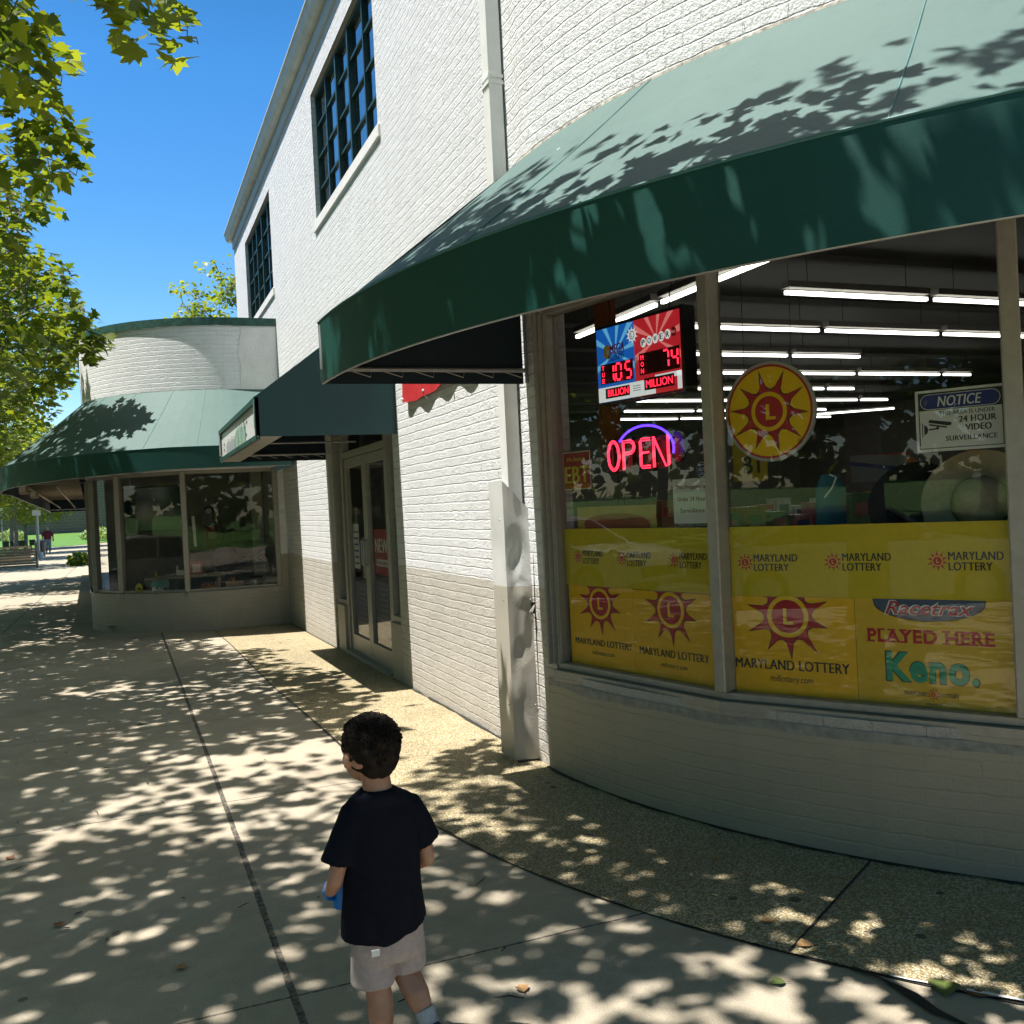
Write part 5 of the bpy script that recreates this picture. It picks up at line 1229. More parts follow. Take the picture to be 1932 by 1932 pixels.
def tree(base, height, crown_c, crown_r, nlimb, ncl, per, lsize, seed, lab, outline, group, name='plane_tree', rules=True, mat=None, trunk_r=.2, clump=.5, extra=None, shell=.55):
    g = random.Random(seed); npg = np.random.default_rng(seed)
    t = thing(name, lab, 'tree', base, group)
    B = Vector(base); CC = Vector(crown_c)
    mb = MB(); fork = B+Vector((0, 0, height*.36))
    mb.tube([B+Vector((0, 0, -.1)), B+Vector((0, 0, .25)), B.lerp(fork, .5)+Vector((g.uniform(-.06, .06), g.uniform(-.06, .06), 0)), fork], [trunk_r*1.35, trunk_r*1.05, trunk_r*.9, trunk_r*.8], 12)
    mb.tube([fork-Vector((0, 0, .1)), fork.lerp(CC, .5), CC+Vector((0, 0, crown_r[2]*.6))], [trunk_r*.8, trunk_r*.5, trunk_r*.12], 10)
    mb.build('trunk', M['bark'], t, smooth=60)
    limbs = []; lm = MB()
    for i in range(nlimb):
        a = 2*math.pi*(i+g.random()*.6)/nlimb; el = g.uniform(-.35, .9)
        tip = CC+Vector((math.cos(a)*math.cos(el)*crown_r[0], math.sin(a)*math.cos(el)*crown_r[1], math.sin(el)*crown_r[2]))*g.uniform(.75, .97)
        st = fork.lerp(CC, g.uniform(0, .8)); mid = st.lerp(tip, .5)+Vector((g.uniform(-.3, .3), g.uniform(-.3, .3), g.uniform(.1, .6)))
        P = []
        for k in range(9):
            f = k/8; p = st*(1-f)**2+mid*2*f*(1-f)+tip*f*f; p += Vector((g.uniform(-.05, .05), g.uniform(-.05, .05), g.uniform(-.05, .05)))*(k > 0)
            if rules and not (allowed(p, .05) and lit_ok(p, 1.7)): break
            P.append(p)
        if len(P) > 2:
            limbs.append(P); lm.tube(P, [trunk_r*.32*(1-k/(len(P)-1))+.008 for k in range(len(P))], 6)
    cl = []; tries = 0
    while len(cl) < ncl and tries < ncl*12 and limbs:
        tries += 1
        if g.random() < .65:
            P = g.choice(limbs); k = g.randrange(2, len(P)) if len(P) > 3 else len(P)-1; q = P[k]+Vector((g.gauss(0, .5), g.gauss(0, .5), g.gauss(0, .38)))
        else:
            while True:
                d = Vector((g.uniform(-1, 1), g.uniform(-1, 1), g.uniform(-1, 1)))
                if shell < d.length < 1: break
            q = CC+Vector((d.x*crown_r[0], d.y*crown_r[1], d.z*crown_r[2]))
        d = q-CC
        if (d.x/crown_r[0])**2+(d.y/crown_r[1])**2+(d.z/crown_r[2])**2 > 1.12: continue
        if rules and not (allowed(q, clump*.8) and lit_ok(q)): continue
        if seed != 11 and noise.noise(q*.8+Vector((seed, 0, 0))) < -.25: continue
        cl.append(q)
    ext = [Vector(e) for e in extra] if extra else []; cl += ext; XK = {id(e) for e in ext}
    pos, nr, dr, sz, sh = [], [], [], [], []
    prev = None
    for q in cl:
        P = min(limbs, key=lambda P: min((q-p).length_squared for p in P[::2])); p = min(P, key=lambda p: (q-p).length_squared)
        if id(q) in XK:
            if prev is not None and (q-prev).length < 1.2: lm.tube([prev, prev.lerp(q, .5)+Vector((.02, 0, .03)), q], [.007, .006, .004], 4, cap=False)
            prev = q
        elif (q-p).length < 2.2: lm.tube([p, p.lerp(q, .5)+Vector((g.uniform(-.08, .08), g.uniform(-.08, .08), .06)), q], [.012, .008, .003], 4, cap=False)
        out = (q-CC).normalized()
        hueb = g.uniform(-.25, .25)
        for j in range(per if id(q) not in XK else (9 if q.y < 5.3 else 12)):
            a = g.uniform(0, 2*math.pi); rr = clump*math.sqrt(g.random())*(.6 if id(q) in XK else 1); v = Vector((rr*math.cos(a), rr*math.sin(a), g.gauss(0, clump*.32)))
            w_ = q+v
            if rules and not (allowed(w_, .02) and (lit_ok(w_, 1.75) if id(q) not in XK else (w_.y-.043*w_.z < 5.2 or w_.x+.397*w_.z < 1.7 or w_.x < .5))): continue
            d = Vector((math.cos(a)+g.gauss(0, .5), math.sin(a)+g.gauss(0, .5), g.gauss(-.35, .35)))
            n_ = Vector((g.gauss(0, .45), g.gauss(0, .45), 1))
            pos.append(w_); nr.append(n_); dr.append(d); sz.append(lsize*g.uniform(.6, 1.25)); sh.append(min(1, max(0, .45+hueb+g.gauss(0, .25))))
    lm.build('branch', M['bark'], t, smooth=60)
    me = leaf_mesh('foliage', np.array([list(p) for p in pos]), np.array([list(p) for p in nr]), np.array([list(p) for p in dr]), np.array(sz), outline, np.array(sh))
    put('crown', me, mat or M['leaf'], t)
    return t
G = 'plane trees along the kerb'
# crowns over the photographer: low sprays over the near awning and the spray at the top of the picture
low = []
g = random.Random(5)
while len(low) < 62:      # low sprays that dapple the near awning
    x, y, z = g.uniform(-.9, 1.3), g.uniform(.2, 5.0), g.uniform(3.9, 5.6)
    u, v, zz = proj((x, y, z)); xa = x+.397*(z-3.0); d = math.hypot(xa-CX, y-CY)
    if (zz < .4 or v < -.66*1800/zz or u < -200) and 5.02 < d < 5.95: low.append((x, y, z))
# hanging spray and outer twigs (world positions)
SPRAY = [[0.06, 5.84, 4.67], [0.11, 5.84, 4.67], [0.17, 5.82, 4.7], [0.18, 5.85, 4.64], [0.24, 5.84, 4.66], [0.33, 5.86, 4.63], [0.37, 5.87, 4.59], [0.4, 5.88, 4.58], [0.45, 5.92, 4.48], [0.49, 5.94, 4.44], [0.55, 5.94, 4.42]]
T2X = [[-0.63, 7.15, 5.14], [-0.66, 7.13, 5.17], [-0.46, 7.13, 5.2], [-0.47, 7.14, 5.17], [-0.61, 7.5, 5.11], [-0.63, 7.49, 5.11], [-0.45, 7.72, 5.37], [-0.41, 7.69, 5.43], [-0.77, 7.69, 5.13], [-0.71, 7.7, 5.12], [-0.57, 8.17, 5.33], [-0.58, 8.17, 5.32], [-0.39, 8.5, 5.35], [-0.37, 8.51, 5.33], [-0.43, 8.16, 5.37], [-0.42, 8.16, 5.36], [-0.32, 8.73, 5.33], [-0.31, 8.76, 5.26], [-0.56, 8.74, 5.27], [-0.57, 8.73, 5.3], [-0.29, 9.53, 5.23], [-0.34, 9.51, 5.27], [-0.41, 9.33, 5.16], [-0.47, 9.33, 5.18], [-0.57, 9.29, 5.27], [-0.58, 9.31, 5.21], [-0.35, 9.88, 5.14], [-0.38, 9.88, 5.14], [-0.27, 10.03, 5.02], [-0.26, 10.05, 4.95], [-0.57, 9.8, 5.03], [-0.58, 9.77, 5.13], [-0.68, 11.96, 5.15], [-0.73, 11.98, 5.1], [-0.88, 11.47, 5.03], [-0.95, 11.49, 4.93], [-0.96, 10.43, 4.97], [-0.9, 10.41, 5.04], [-1.12, 11.54, 4.7], [-1.11, 11.54, 4.69]]
T3X = [[-0.67, 15.07, 5.16], [-0.63, 15.07, 5.17], [-0.57, 15.14, 4.86], [-0.59, 15.13, 4.91], [-0.37, 14.99, 4.63], [-0.42, 14.98, 4.69], [-0.28, 14.77, 4.2], [-0.32, 14.77, 4.2], [-0.15, 14.78, 4.16], [-0.15, 14.79, 4.11], [-0.35, 15.23, 4.47], [-0.35, 15.24, 4.42], [-0.57, 15.05, 4.31], [-0.5, 15.07, 4.21], [-0.67, 15.19, 4.59], [-0.63, 15.19, 4.61], [-0.39, 14.79, 4.05], [-0.39, 14.8, 4.02], [-0.84, 15.29, 4.0], [-0.79, 15.29, 4.05], [-0.6, 15.12, 3.86], [-0.62, 15.11, 3.92], [-0.95, 15.42, 3.73], [-1.01, 15.42, 3.71], [-0.84, 15.3, 4.5], [-0.89, 15.31, 4.47]]
low += SPRAY
tree((-4.3, 1.5, 0), 9, (-3.4, 2.6, 7.6), (6.2, 6.6, 2.9), 24, 760, 16, .14, 11, 'large plane tree whose crown hangs over the nearest pavement', LOBE, G, extra=low, trunk_r=.24)
tree((-4.6, 11.6, gz(11.6)), 9.5, (-4.0, 11.8, 6.8), (5.3, 5.0, 4.1), 22, 760, 19, .155, 12, 'plane tree with lobed leaves at the upper left of the view', LOBE, G, trunk_r=.22, extra=T2X)
tree((-4.9, 21, gz(21)), 9, (-2.7, 19.4, 6.0), (4.1, 5.2, 3.9), 18, 640, 18, .16, 13, 'plane tree behind the first two, its foliage beside the far awning', LOBE, G, trunk_r=.2, extra=T3X)
T4 = tree((-6.0, 31, gz(31)), 8.5, (-4.4, 31, 5.6), (4.0, 4.4, 3.3), 14, 420, 26, .19, 14, 'bright green plane tree standing level with the end of the far awning', LS, G, mat=M['leaf2'], trunk_r=.18)
tp = tree((-8.2, 46, gz(46)), 8, (-7.0, 46, 5.2), (3.9, 4.2, 3.3), 13, 330, 26, .20, 15, 'plane tree beyond the wooden bench', LS, G, rules=False, mat=M['leaf2'], trunk_r=.15, clump=.5)
labs = ['plane tree left of the lamp post', 'plane tree rising behind the lamp post', 'slim plane tree near the metal tables', 'slim plane tree at the edge of the far lawn', 'plane tree across the road, straight opposite the shop', 'plane tree across the road beside the parked cars', 'plane tree on the slope opposite the entrance', 'tall plane tree high on the lawn across the road', 'plane tree behind the photographer on the lawn', 'second plane tree behind the photographer']
for (x, y, z, lb) in ((-7.6, 58, -.2, labs[0]), (-6.6, 70, -.22, labs[1]), (-8.1, 83, -.24, labs[2]), (-7.3, 85, -.24, labs[3]), (-23, 3, .25, labs[4]), (-21.5, 16, .15, labs[5]), (-27, -8, .5, labs[6]), (-30, 26, .7, labs[7]), (-3, -26, 0, labs[8]), (5, -32, 0, labs[9]), (-20.8, -2.5, .05, 'broad plane tree across the road opposite the lottery window'), (-21, 9.5, .05, 'broad plane tree across the road opposite the entrance'), (-22, 33, .1, 'plane tree across the road level with the far shop'), (-12, -18, 0, 'plane tree at the roadside behind the photographer'), (9, -24, 0, 'plane tree at the back of the lawn behind the photographer')):
    q_ = copy_tree(tp, (x, y, z), lb)
    if x < -20 or y < -20: q_.scale = (1.75, 1.75, 1.55)
tree((6.2, 35, -.1), 10, (4.6, 35, 8.6), (2.9, 2.9, 2.3), 12, 170, 28, .16, 21, 'tree top showing above the flat roof of the far corner shop', LS, None, name='broadleaf_tree', rules=False, mat=M['leaf2'], trunk_r=.2, clump=.42)
# woods closing the view beyond the lawns
g_ = np.random.default_rng(77); N = 34000
u_ = g_.uniform(0, 1, N); sd_ = g_.uniform(0, 1, N) < .55
px_ = np.where(sd_, -62-g_.uniform(0, 9, N)-4*np.sin(u_*40), -75+u_*190); py_ = np.where(sd_, -80+u_*230, -58-g_.uniform(0, 9, N)-3*np.sin(u_*33))
hz = 16+3.5*np.sin(u_*57)+2*np.sin(u_*131)
pz_ = .5+g_.uniform(0, 1, N)**.8*hz
nn = np.stack([np.where(sd_, 1.0, 0), np.where(sd_, 0, 1.0), np.full(N, .7)], 1)+g_.normal(size=(N, 3))*.55
wd = leaf_mesh('foliage', np.stack([px_, py_, pz_], 1), nn, g_.normal(size=(N, 3)), g_.uniform(.7, 1.6, N), LS, g_.uniform(0, .7, N))
tag(put('woodland', wd, M['leaf']), kind='stuff')
# distant hedge and shrubs, countable round bushes
def bush(loc, r, lab, group, seed, mt):
    g = np.random.default_rng(seed); t = thing('shrub', lab, 'shrub', loc, group)
    N = int(500*r)+200; d = g.normal(size=(N, 3)); d /= np.linalg.norm(d, axis=1, keepdims=True); d[:, 2] = np.abs(d[:, 2]); rr = r*g.uniform(.6, 1.05, (N, 1))
    me = leaf_mesh('foliage', d*rr*np.array([1, 1, .8])+np.array(loc), d+g.normal(size=(N, 3))*.4, g.normal(size=(N, 3)), np.full(N, .22), LS, g.uniform(0, 1, N)); put('foliage', me, mt, t)
    b = MB().tube([loc, (loc[0], loc[1], loc[2]+r*.5)], .05, 6); b.build('stem', M['bark'], t)
i = 0
SHR = leafmat('pale_shrub_leaf', (.14, .24, .08), (.40, .46, .25), .4)
for x, y, r_ in ((-19, 122, 1.5), (-16.4, 123, 1.7), (-14, 121, 1.5), (-11.8, 122, 1.6), (-3.2, 108, 1.1), (-1.9, 104, 1.3), (-.9, 98, 1.2)):
    bush((x, y, .1), r_, 'pale shrub, %s, before the distant brick wall' % ['farthest left', 'second from the left', 'third from the left', 'fourth from the left', 'small one right of the walking man', 'middle one of the three by the shop corner', 'nearest one to the shop corner'][i], 'pale shrubs on the far lawn', 40+i, SHR); i += 1
for x, y, r_ in ((-1.75, 45, .42), (-1.9, 48, .45)):
    bush((x, y, gz(45)), r_*1.2, 'small green bush at the foot of the far shop wall, %s one' % ('nearer' if y < 46 else 'farther'), 'bushes by the far shop wall', 60+i, M['leaf']); i += 1
t = thing('brick_building', 'long low dark brick building behind the far lawn', 'building', (-10, 150, 0))
bb = NT('distant_brick'); q = bb.n("TexBrick"); _s = bb.sep(bb.pos()); bb.set(q.inputs['Vector'], bb.comb(_s[0], _s[2])); q.inputs['Scale'].default_value = .6; q.inputs['Color1'].default_value = (.16, .085, .07, 1); q.inputs['Color2'].default_value = (.20, .11, .09, 1); q.inputs['Mortar'].default_value = (.22, .18, .15, 1); bb.col(q.outputs['Color'])
mb = MB(); mb.box((-20, 152, 4.5), (90, 12, 10)); mb.build('wall', bb.m, t)
mb = MB(); mb.box((-20, 152, 9.7), (91, 13, .5)); mb.build('roof', M['kerb'], t)
mb = MB(); [mb.box((-55+6*k, 145.9, 5), (2.4, .1, 3)) for k in range(5)]; mb.build('window', M['black'], t)

# ------------------------------------------------------------------ street furniture far left
def bench(x, y, L, lab):
    t = thing('wooden_bench', lab, 'bench', (x, y, gz(y)), 'benches along the pavement'); z = gz(y)
    mb = MB(); [mb.box((x, y-.22+.11*i, z+.44), (L, .09, .035)) for i in range(5)]; mb.build('seat', WOODB, t)
    mb = MB(); [mb.box((x, y+.28, z+.56+.12*i), (L, .035, .09)) for i in range(3)]; mb.build('backrest', WOODB, t)
    mb = MB(); [mb.box((x, y-.27, z+.10+.11*i), (L, .03, .09)) for i in range(3)]; mb.build('front_board', WOODB, t)
    for sx in (-1, 1):
        mb = MB(); mb.box((x+sx*(L/2-.04), y, z+.22), (.06, .5, .44)); mb.box((x+sx*(L/2-.04), y-.24, z+.52), (.05, .05, .34)); mb.build('leg', M['black'], t)
WOODB = simple('weathered_wood', (.27, .21, .14), .7, 0, .3, 15)
bench(-5.2, 46, 3.4, 'long weathered wooden bench nearest to the left edge')
bench(-5.4, 52.5, 2.2, 'shorter dark bench just behind the long wooden one')
def table(x, y, lab):
    t = thing('metal_table', lab, 'table', (x, y, gz(y)), 'black metal tables on the path'); z = gz(y)
    mb = MB(); mb.box((x, y, z+.74), (1.6, .8, .05)); mb.build('tabletop', M['black'], t)
    for sx in (-.65, .65):
        for sy in (-.3, .3): mb = MB(); mb.tube([(x+sx, y+sy, z), (x+sx, y+sy, z+.72)], .03, 6); mb.build('leg', M['black'], t)
    for sx in (-.5, 0, .5): mb = MB(); mb.box((x+sx, y-.6, z+.44), (.4, .35, .04)); mb.box((x+sx, y-.78, z+.66), (.4, .03, .4)); mb.build('attached_seat', M['black'], t)
table(-7.6, 80, 'black metal picnic table left of the other one'); table(-5.9, 80.5, 'black metal picnic table closest to the lamp post')
def lamp(x, y, h, lab):
    t = thing('lamp_post', lab, 'lamp post', (x, y, gz(y))); z = gz(y)
    mb = MB(); mb.tube([(x, y, z), (x, y, z+.35), (x, y, z+.4), (x, y, z+h)], [.26, .22, .085, .06], 12); mb.build('pole', M['pole'], t, smooth=50)
    mb = MB(); mb.box((x, y-.07, z+2.55), (.42, .05, .30)); mb.build('sign_plate', M['trimw'], t)
    mb = MB(); mb.tube([(x, y, z+h), (x-.7, y, z+h+.2)], .04, 8); mb.box((x-.95, y, z+h+.2), (.6, .25, .12)); mb.build('lamp_head', M['pole'], t)
lamp(-4.45, 59, 6.5, 'grey metal lamp post on a flared base beside the benches')
t = thing('sign_pole', 'thin grey pole at the far left edge of the lawn', 'pole', (-8.6, 82, -.2)); mb = MB(); mb.tube([(-8.6, 82, -.3), (-8.6, 82, 3.2)], .05, 8); mb.build('pole', M['pole'], t); mb = MB(); mb.box((-8.6, 81.93, 2.9), (.3, .03, .4)); mb.build('sign_plate', M['trimw'], t)
t = thing('litter_bin', 'round dark litter bin behind the lamp post base', 'bin', (-4.6, 62, -.2)); mb = MB(); mb.stack([(-4.62, 62.5, gz(62), .26, .26), (-4.62, 62.5, .65, .3, .3), (-4.62, 62.5, .75, .2, .2)], 16); mb.build('bin_body', M['black'], t)
mb = MB(); mb.stack([(-4.62, 62.5, .75, .24, .24), (-4.62, 62.5, .80, .22, .22)], 16); mb.build('lid', M['pole'], t)

# ------------------------------------------------------------------ parked cars (seen as reflections)
def car(x, y, hdg, body, lab, L=4.6, Wd=1.8, H=1.45, suv=False):
    t = thing('parked_car', lab, 'car', (0, 0, 0), 'cars parked along the kerb')
    k = L/4.6; hh = H/1.45
    low = [(-2.30, .35), (-2.28, .62), (-2.22, .82), (-1.7, .93), (-.98, .98), (1.05, 1.0), (1.75, .98), (2.22, .93), (2.30, .62), (2.28, .35), (2.0, .24), (-2.0, .24)]
    mb = MB(); P = []
    for sgn, ww in ((-1, 1.0), (-1, .0), (1, 0), (1, 1.0)): pass
    secs = [(-1, .94), (-.86, 1.0), (.86, 1.0), (1, .94)]
    for sx, sc in secs: P.append([(px*k*(.985 if abs(sx) == 1 else 1), sx*Wd/2, pz*hh if abs(sx) < 1 else (pz*hh-.03)) for px, pz in low])
    for a, b in zip(P, P[1:]):
        for i in range(len(low)): mb.face([a[i], a[(i+1) % len(low)], b[(i+1) % len(low)], b[i]])
    mb.face(P[0][::-1]); mb.face(P[-1]); bo = mb.build('body', body, t, smooth=40, merge=True)
    top = [(-1.05, .97), (-.35, 1.40), (.15, 1.45), (.75, 1.42), (1.65 if not suv else 2.05, .98)]
    gm = MB(); rf = MB(); A_, B_ = [], []
    for px, pz in top:
        inn = .08 if pz < 1.1 else .24
        A_.append((px*k, -Wd/2+inn, pz*hh)); B_.append((px*k, Wd/2-inn, pz*hh))
    gm.face(A_[::-1]); gm.face(B_)
    gm.face([A_[0], B_[0], B_[1], A_[1]]); gm.face([A_[3], B_[3], B_[4], A_[4]]); gm.build('window', CG, t)
    rf.strip([Vector(p)+Vector((0, -.012, .012)) for p in A_[1:4]], [Vector(p)+Vector((0, .012, .012)) for p in B_[1:4]])
    for s_, q in ((-1, A_), (1, B_)):
        for i in range(4): rf.tube([Vector(q[i])+Vector((0, s_*.004, 0)), Vector(q[i+1])+Vector((0, s_*.004, 0))], .028, 6)
        rf.tube([Vector(((q[2][0]), q[2][1]+s_*.0, q[2][2])), Vector((q[2][0]+.05, s_*(Wd/2-.08), .98*hh))], .03, 6)
    rf.build('roof', body, t)
    for wx in (-1.42*k, 1.42*k):
        for s_ in (-1, 1):
            wy = s_*(Wd/2-.08); b_ = MB(); b_.tube([(wx, wy-.10, .33), (wx, wy+.10, .33)], .33, 24); w_ = b_.build('wheel', TY, t, smooth=40)
            b_ = MB(); b_.tube([(wx, wy+s_*.102, .33), (wx, wy+s_*.108, .33)], .21, 16); o = b_.build('rim', M['pole'], None); o.parent = w_
    for s_ in (-1, 1):
        b_ = MB(); b_.box((-2.25*k, s_*Wd*.36, .68*hh), (.12, .36, .14)); b_.build('headlight', HL, t, bevel=.03)
        b_ = MB(); b_.box((2.25*k, s_*Wd*.37, .76*hh), (.10, .30, .16)); b_.build('tail_light', TL, t, bevel=.03)
        b_ = MB(); b_.box((-.75*k, s_*(Wd/2+.06), 1.0*hh), (.14, .2, .12)); b_.build('wing_mirror', body, t, bevel=.03)
    b_ = MB(); b_.box((-2.29*k, 0, .5*hh), (.06, 1.0, .18)); b_.build('grille', M['black'], t)
    t.location = (x, y, gz(y)-.14); t.rotation_euler = (0, 0, R(hdg))
    for c_ in t.children: c_.matrix_parent_inverse = Matrix.Identity(4)
CG = NT('car_glass'); CG.col((.01, .012, .014)); CG.rough(.03); CG = CG.m; TY = simple('tyre', (.02, .02, .02), .8); HL = simple('headlight_glass', (.6, .6, .6), .1, .4); TL = simple('tail_light_red', (.35, .01, .01), .2)
def paint(nm, c, metal=.0):
    t = NT(nm); t.col(c); t.rough(.28); t.b.inputs['Metallic'].default_value = metal; t.b.inputs['Coat Weight'].default_value = 1; t.b.inputs['Coat Roughness'].default_value = .03; return t.m
car(-7.2, 13.2, 90, paint('white_car_paint', (.75, .75, .73)), 'white saloon car parked opposite the entrance doors')
car(-7.2, 7.0, 90, paint('grey_car_paint', (.16, .17, .18), .5), 'dark grey saloon car parked next to the white one')
car(-7.2, 1.0, 90, paint('silver_car_paint', (.5, .51, .52), .6), 'silver saloon car parked opposite the lottery window')
car(-7.2, -5.4, 90, paint('blue_car_paint', (.02, .07, .25), .2), 'blue tall estate car parked behind the silver one', 4.7, 1.85, 1.7, True)
car(-7.2, -11.6, 90, paint('red_car_paint', (.25, .02, .02)), 'dark red saloon car parked last in the row')
# ------------------------------------------------------------------ people
def blend(name, fn, mat, parent, voxel=.006, smooth_it=6, noise_amp=0, noise_sc=12, zsq=1.0):
    mb = MB(); fn(mb); me = mb.mesh('tmp'); ob = bpy.data.objects.new('tmp', me); S.collection.objects.link(ob)
    bm = bmesh.new(); bm.from_mesh(me); bmesh.ops.recalc_face_normals(bm, faces=bm.faces); bm.to_mesh(me); bm.free()
    r_ = ob.modifiers.new('r', 'REMESH'); r_.mode = 'VOXEL'; r_.voxel_size = voxel; r_.adaptivity = 0
    s_ = ob.modifiers.new('s', 'SMOOTH'); s_.factor = .5; s_.iterations = smooth_it
    dg = bpy.context.evaluated_depsgraph_get(); dg.update()
    out = bpy.data.meshes.new_from_object(ob.evaluated_get(dg)); bpy.data.objects.remove(ob)
    if noise_amp:
        for v in out.vertices:
            p = v.co; v.co = p+v.normal*noise_amp*noise.noise(Vector((p.x*noise_sc, p.y*noise_sc, p.z*noise_sc*zsq)))
    out.name = name; out.materials.clear(); out.materials.append(mat); setsmooth(out); out.update()
    return put(name, out, mat, parent)
SKIN = NT('skin'); SKIN.col(SKIN.ramp(SKIN.noise(SKIN.pos(), 30, 3), [(.3, (.36, .19, .12)), (.7, (.42, .235, .155))])); SKIN.rough(.5); SKIN.b.inputs['Subsurface Weight'].default_value = .08; SKIN.b.inputs['Subsurface Radius'].default_value = (.01, .004, .002); SKIN = SKIN.m
YB = 2.70
boy = thing('person', 'small boy seen from behind in black T-shirt and pale shorts, holding a blue cup', 'person', (.63, YB, 0))
hx_, hz_ = .624, .908
HR = Matrix.Rotation(R(19), 3, 'Z')      # head turned to the left
def H_(x, y, z): q = HR @ Vector((x, y, z))*.95; return (hx_+q.x, YB+.012+q.y, hz_+q.z)
def arm(m, pts, rad): m.tube(pts, rad, 12); [m.ball(pts[i], rad[i]*.98, 6) for i in range(len(pts))]
def hand(m, w_, fdir, curl, side, sc=1.0):
    """palm + four bent fingers of unequal length + thumb leaving the side"""
    w_ = Vector(w_); f = Vector(fdir).normalized(); c = Vector(curl).normalized(); s = f.cross(c).normalized()*side
    pl = .038*sc; m.tube([w_, w_+f*pl*.5, w_+f*pl], [.0135*sc, .017*sc, .015*sc], 10); m.ball(w_+f*pl*.55, (.016*sc, .016*sc, .015*sc), 6)
    for i, ln in enumerate((.030, .034, .031, .025)):
        o = w_+f*pl*.85+s*(.0125-.0085*i)*sc; l = ln*sc
        p1 = o+f*l*.35+c*l*.15; p2 = p1+f*l*.12+c*l*.36; p3 = p2-f*l*.18+c*l*.28
        m.tube([o-f*.006*sc, p1, p2, p3], [.0052*sc, .0050*sc, .0047*sc, .004*sc], 8); m.ball(p3, .0042*sc, 5)
    o = w_+f*pl*.3+s*.012*sc; m.tube([o, o+s*.010*sc+f*.012*sc+c*.006*sc, o+s*.008*sc+f*.018*sc+c*.020*sc], [.0065*sc, .0058*sc, .0045*sc], 8)
LW_ = Vector((.500, YB+.075, .500)); RW_ = Vector((.672, YB+.130, .500))
def boybody(m):
    # head : skull, jaw, cheeks, nose, ears, neck
    m.ball(H_(0, -.004, .015), (.080, .088, .086), 10); m.ball(H_(0, .030, -.035), (.058, .052, .062), 8)
    for s_ in (-1, 1): m.ball(H_(s_*.033, .048, -.030), (.030, .026, .028), 6); m.ball(H_(s_*.082, .0, -.020), (.009, .015, .022), 6); m.ball(H_(s_*.085, -.006, -.012), (.006, .010, .014), 5)
    m.tube([H_(0, .080, .012), H_(0, .097, -.018)], [.007, .011], 8); m.ball(H_(0, .078, -.050), (.016, .012, .007), 5); m.ball(H_(0, .072, -.075), (.018, .014, .014), 5)
    m.tube([(.632, YB-.005, .86), (.640, YB-.010, .76)], [.040, .044], 14)
    # trunk
    m.stack([(.645, YB, .775, .05, .035), (.645, YB, .75, .088, .045), (.645, YB, .70, .096, .058), (.643, YB, .62, .090, .060), (.641, YB, .52, .086, .062), (.643, YB, .45, .088, .064), (.645, YB, .38, .088, .066), (.648, YB, .34, .080, .060)], 20)
    # arms
    arm(m, [(.560, YB, .735), (.528, YB-.006, .65), (.503, YB-.012, .565)], [.030, .027, .023])
    arm(m, [(.503, YB-.012, .562), (.498, YB+.03, .525), tuple(LW_)], [.023, .021, .0145])
    arm(m, [(.732, YB, .735), (.762, YB-.004, .65), (.776, YB-.004, .575)], [.030, .027, .023])
    arm(m, [(.776, YB-.004, .572), (.735, YB+.07, .53), tuple(RW_)], [.023, .021, .0145])
    hand(m, LW_, (.25, .75, .12), (.9, .1, -.1), 1, 1.0); hand(m, RW_, (-.85, .35, -.05), (-.1, .2, .9), 1, 1.0)
    # legs : left one planted, right one trailing with the heel lifting
    m.tube([(.603, YB, .37), (.608, YB+.004, .25), (.612, YB+.0, .225), (.614, YB-.012, .16), (.617, YB-.006, .065), (.617, YB, .03)], [.052, .039, .0375, .0385, .0235, .024], 14)
    m.tube([(.690, YB, .37), (.696, YB+.020, .27), (.700, YB+.012, .245), (.718, YB-.030, .195), (.735, YB-.062, .140), (.742, YB-.066, .115)], [.052, .040, .038, .037, .023, .023], 14)
    m.ball((.617, YB+.03, .022), (.026, .055, .02), 6); m.ball((.748, YB-.055, .093), (.024, .04, .03), 6)
blend('body', boybody, SKIN, boy, .0042, 5)
for s_ in (-1, 1):
    b = MB(); b.ball(H_(s_*.030, .078, .0), .0095, 8); b.build('eye', simple('eye_white', (.6, .6, .6), .2), boy, smooth=True)
    b = MB(); b.ball(H_(s_*.031, .0865, .0), .0035, 6); b.build('iris', M['black'], boy, smooth=True)
SHIRT = simple('black_jersey', (.006, .0075, .015), .9, 0, .2, 40, .0015, 500, .15)
def shirt(m):
    m.stack([(.639, YB-.012, .800, .050, .050), (.640, YB-.009, .790, .060, .057), (.642, YB-.003, .775, .084, .061), (.645, YB, .757, .104, .058), (.645, YB, .73, .112, .066), (.645, YB, .68, .112, .072), (.642, YB, .60, .110, .078), (.638, YB, .52, .114, .084), (.638, YB, .46, .119, .088), (.640, YB, .42, .122, .090), (.642, YB, .395, .122, .090)], 28)
    m.tube([(.575, YB, .738), (.537, YB-.004, .68), (.510, YB-.010, .606)], [.044, .044, .048], 16); m.tube([(.715, YB, .738), (.752, YB-.002, .68), (.778, YB-.006, .622)], [.044, .043, .044], 16)
sh_ = blend('t_shirt', shirt, SHIRT, boy, .006, 3, .011, 13, .35)
for v in sh_.data.vertices:      # hem dips in the middle of the back, folds widen downwards
    if v.co.z < .47:
        f = (.47-v.co.z)/.08; a = math.atan2(v.co.y-YB, v.co.x-.64)
        v.co.z += f*(.010*math.cos(a)-.014*(1 if v.co.y < YB else 0)*(1-abs(v.co.x-.62)/.13)); k = 1+f*.03*math.sin(a*7+.6)+f*.015*math.sin(a*13); v.co.x = .64+(v.co.x-.64)*k; v.co.y = YB+(v.co.y-YB)*k
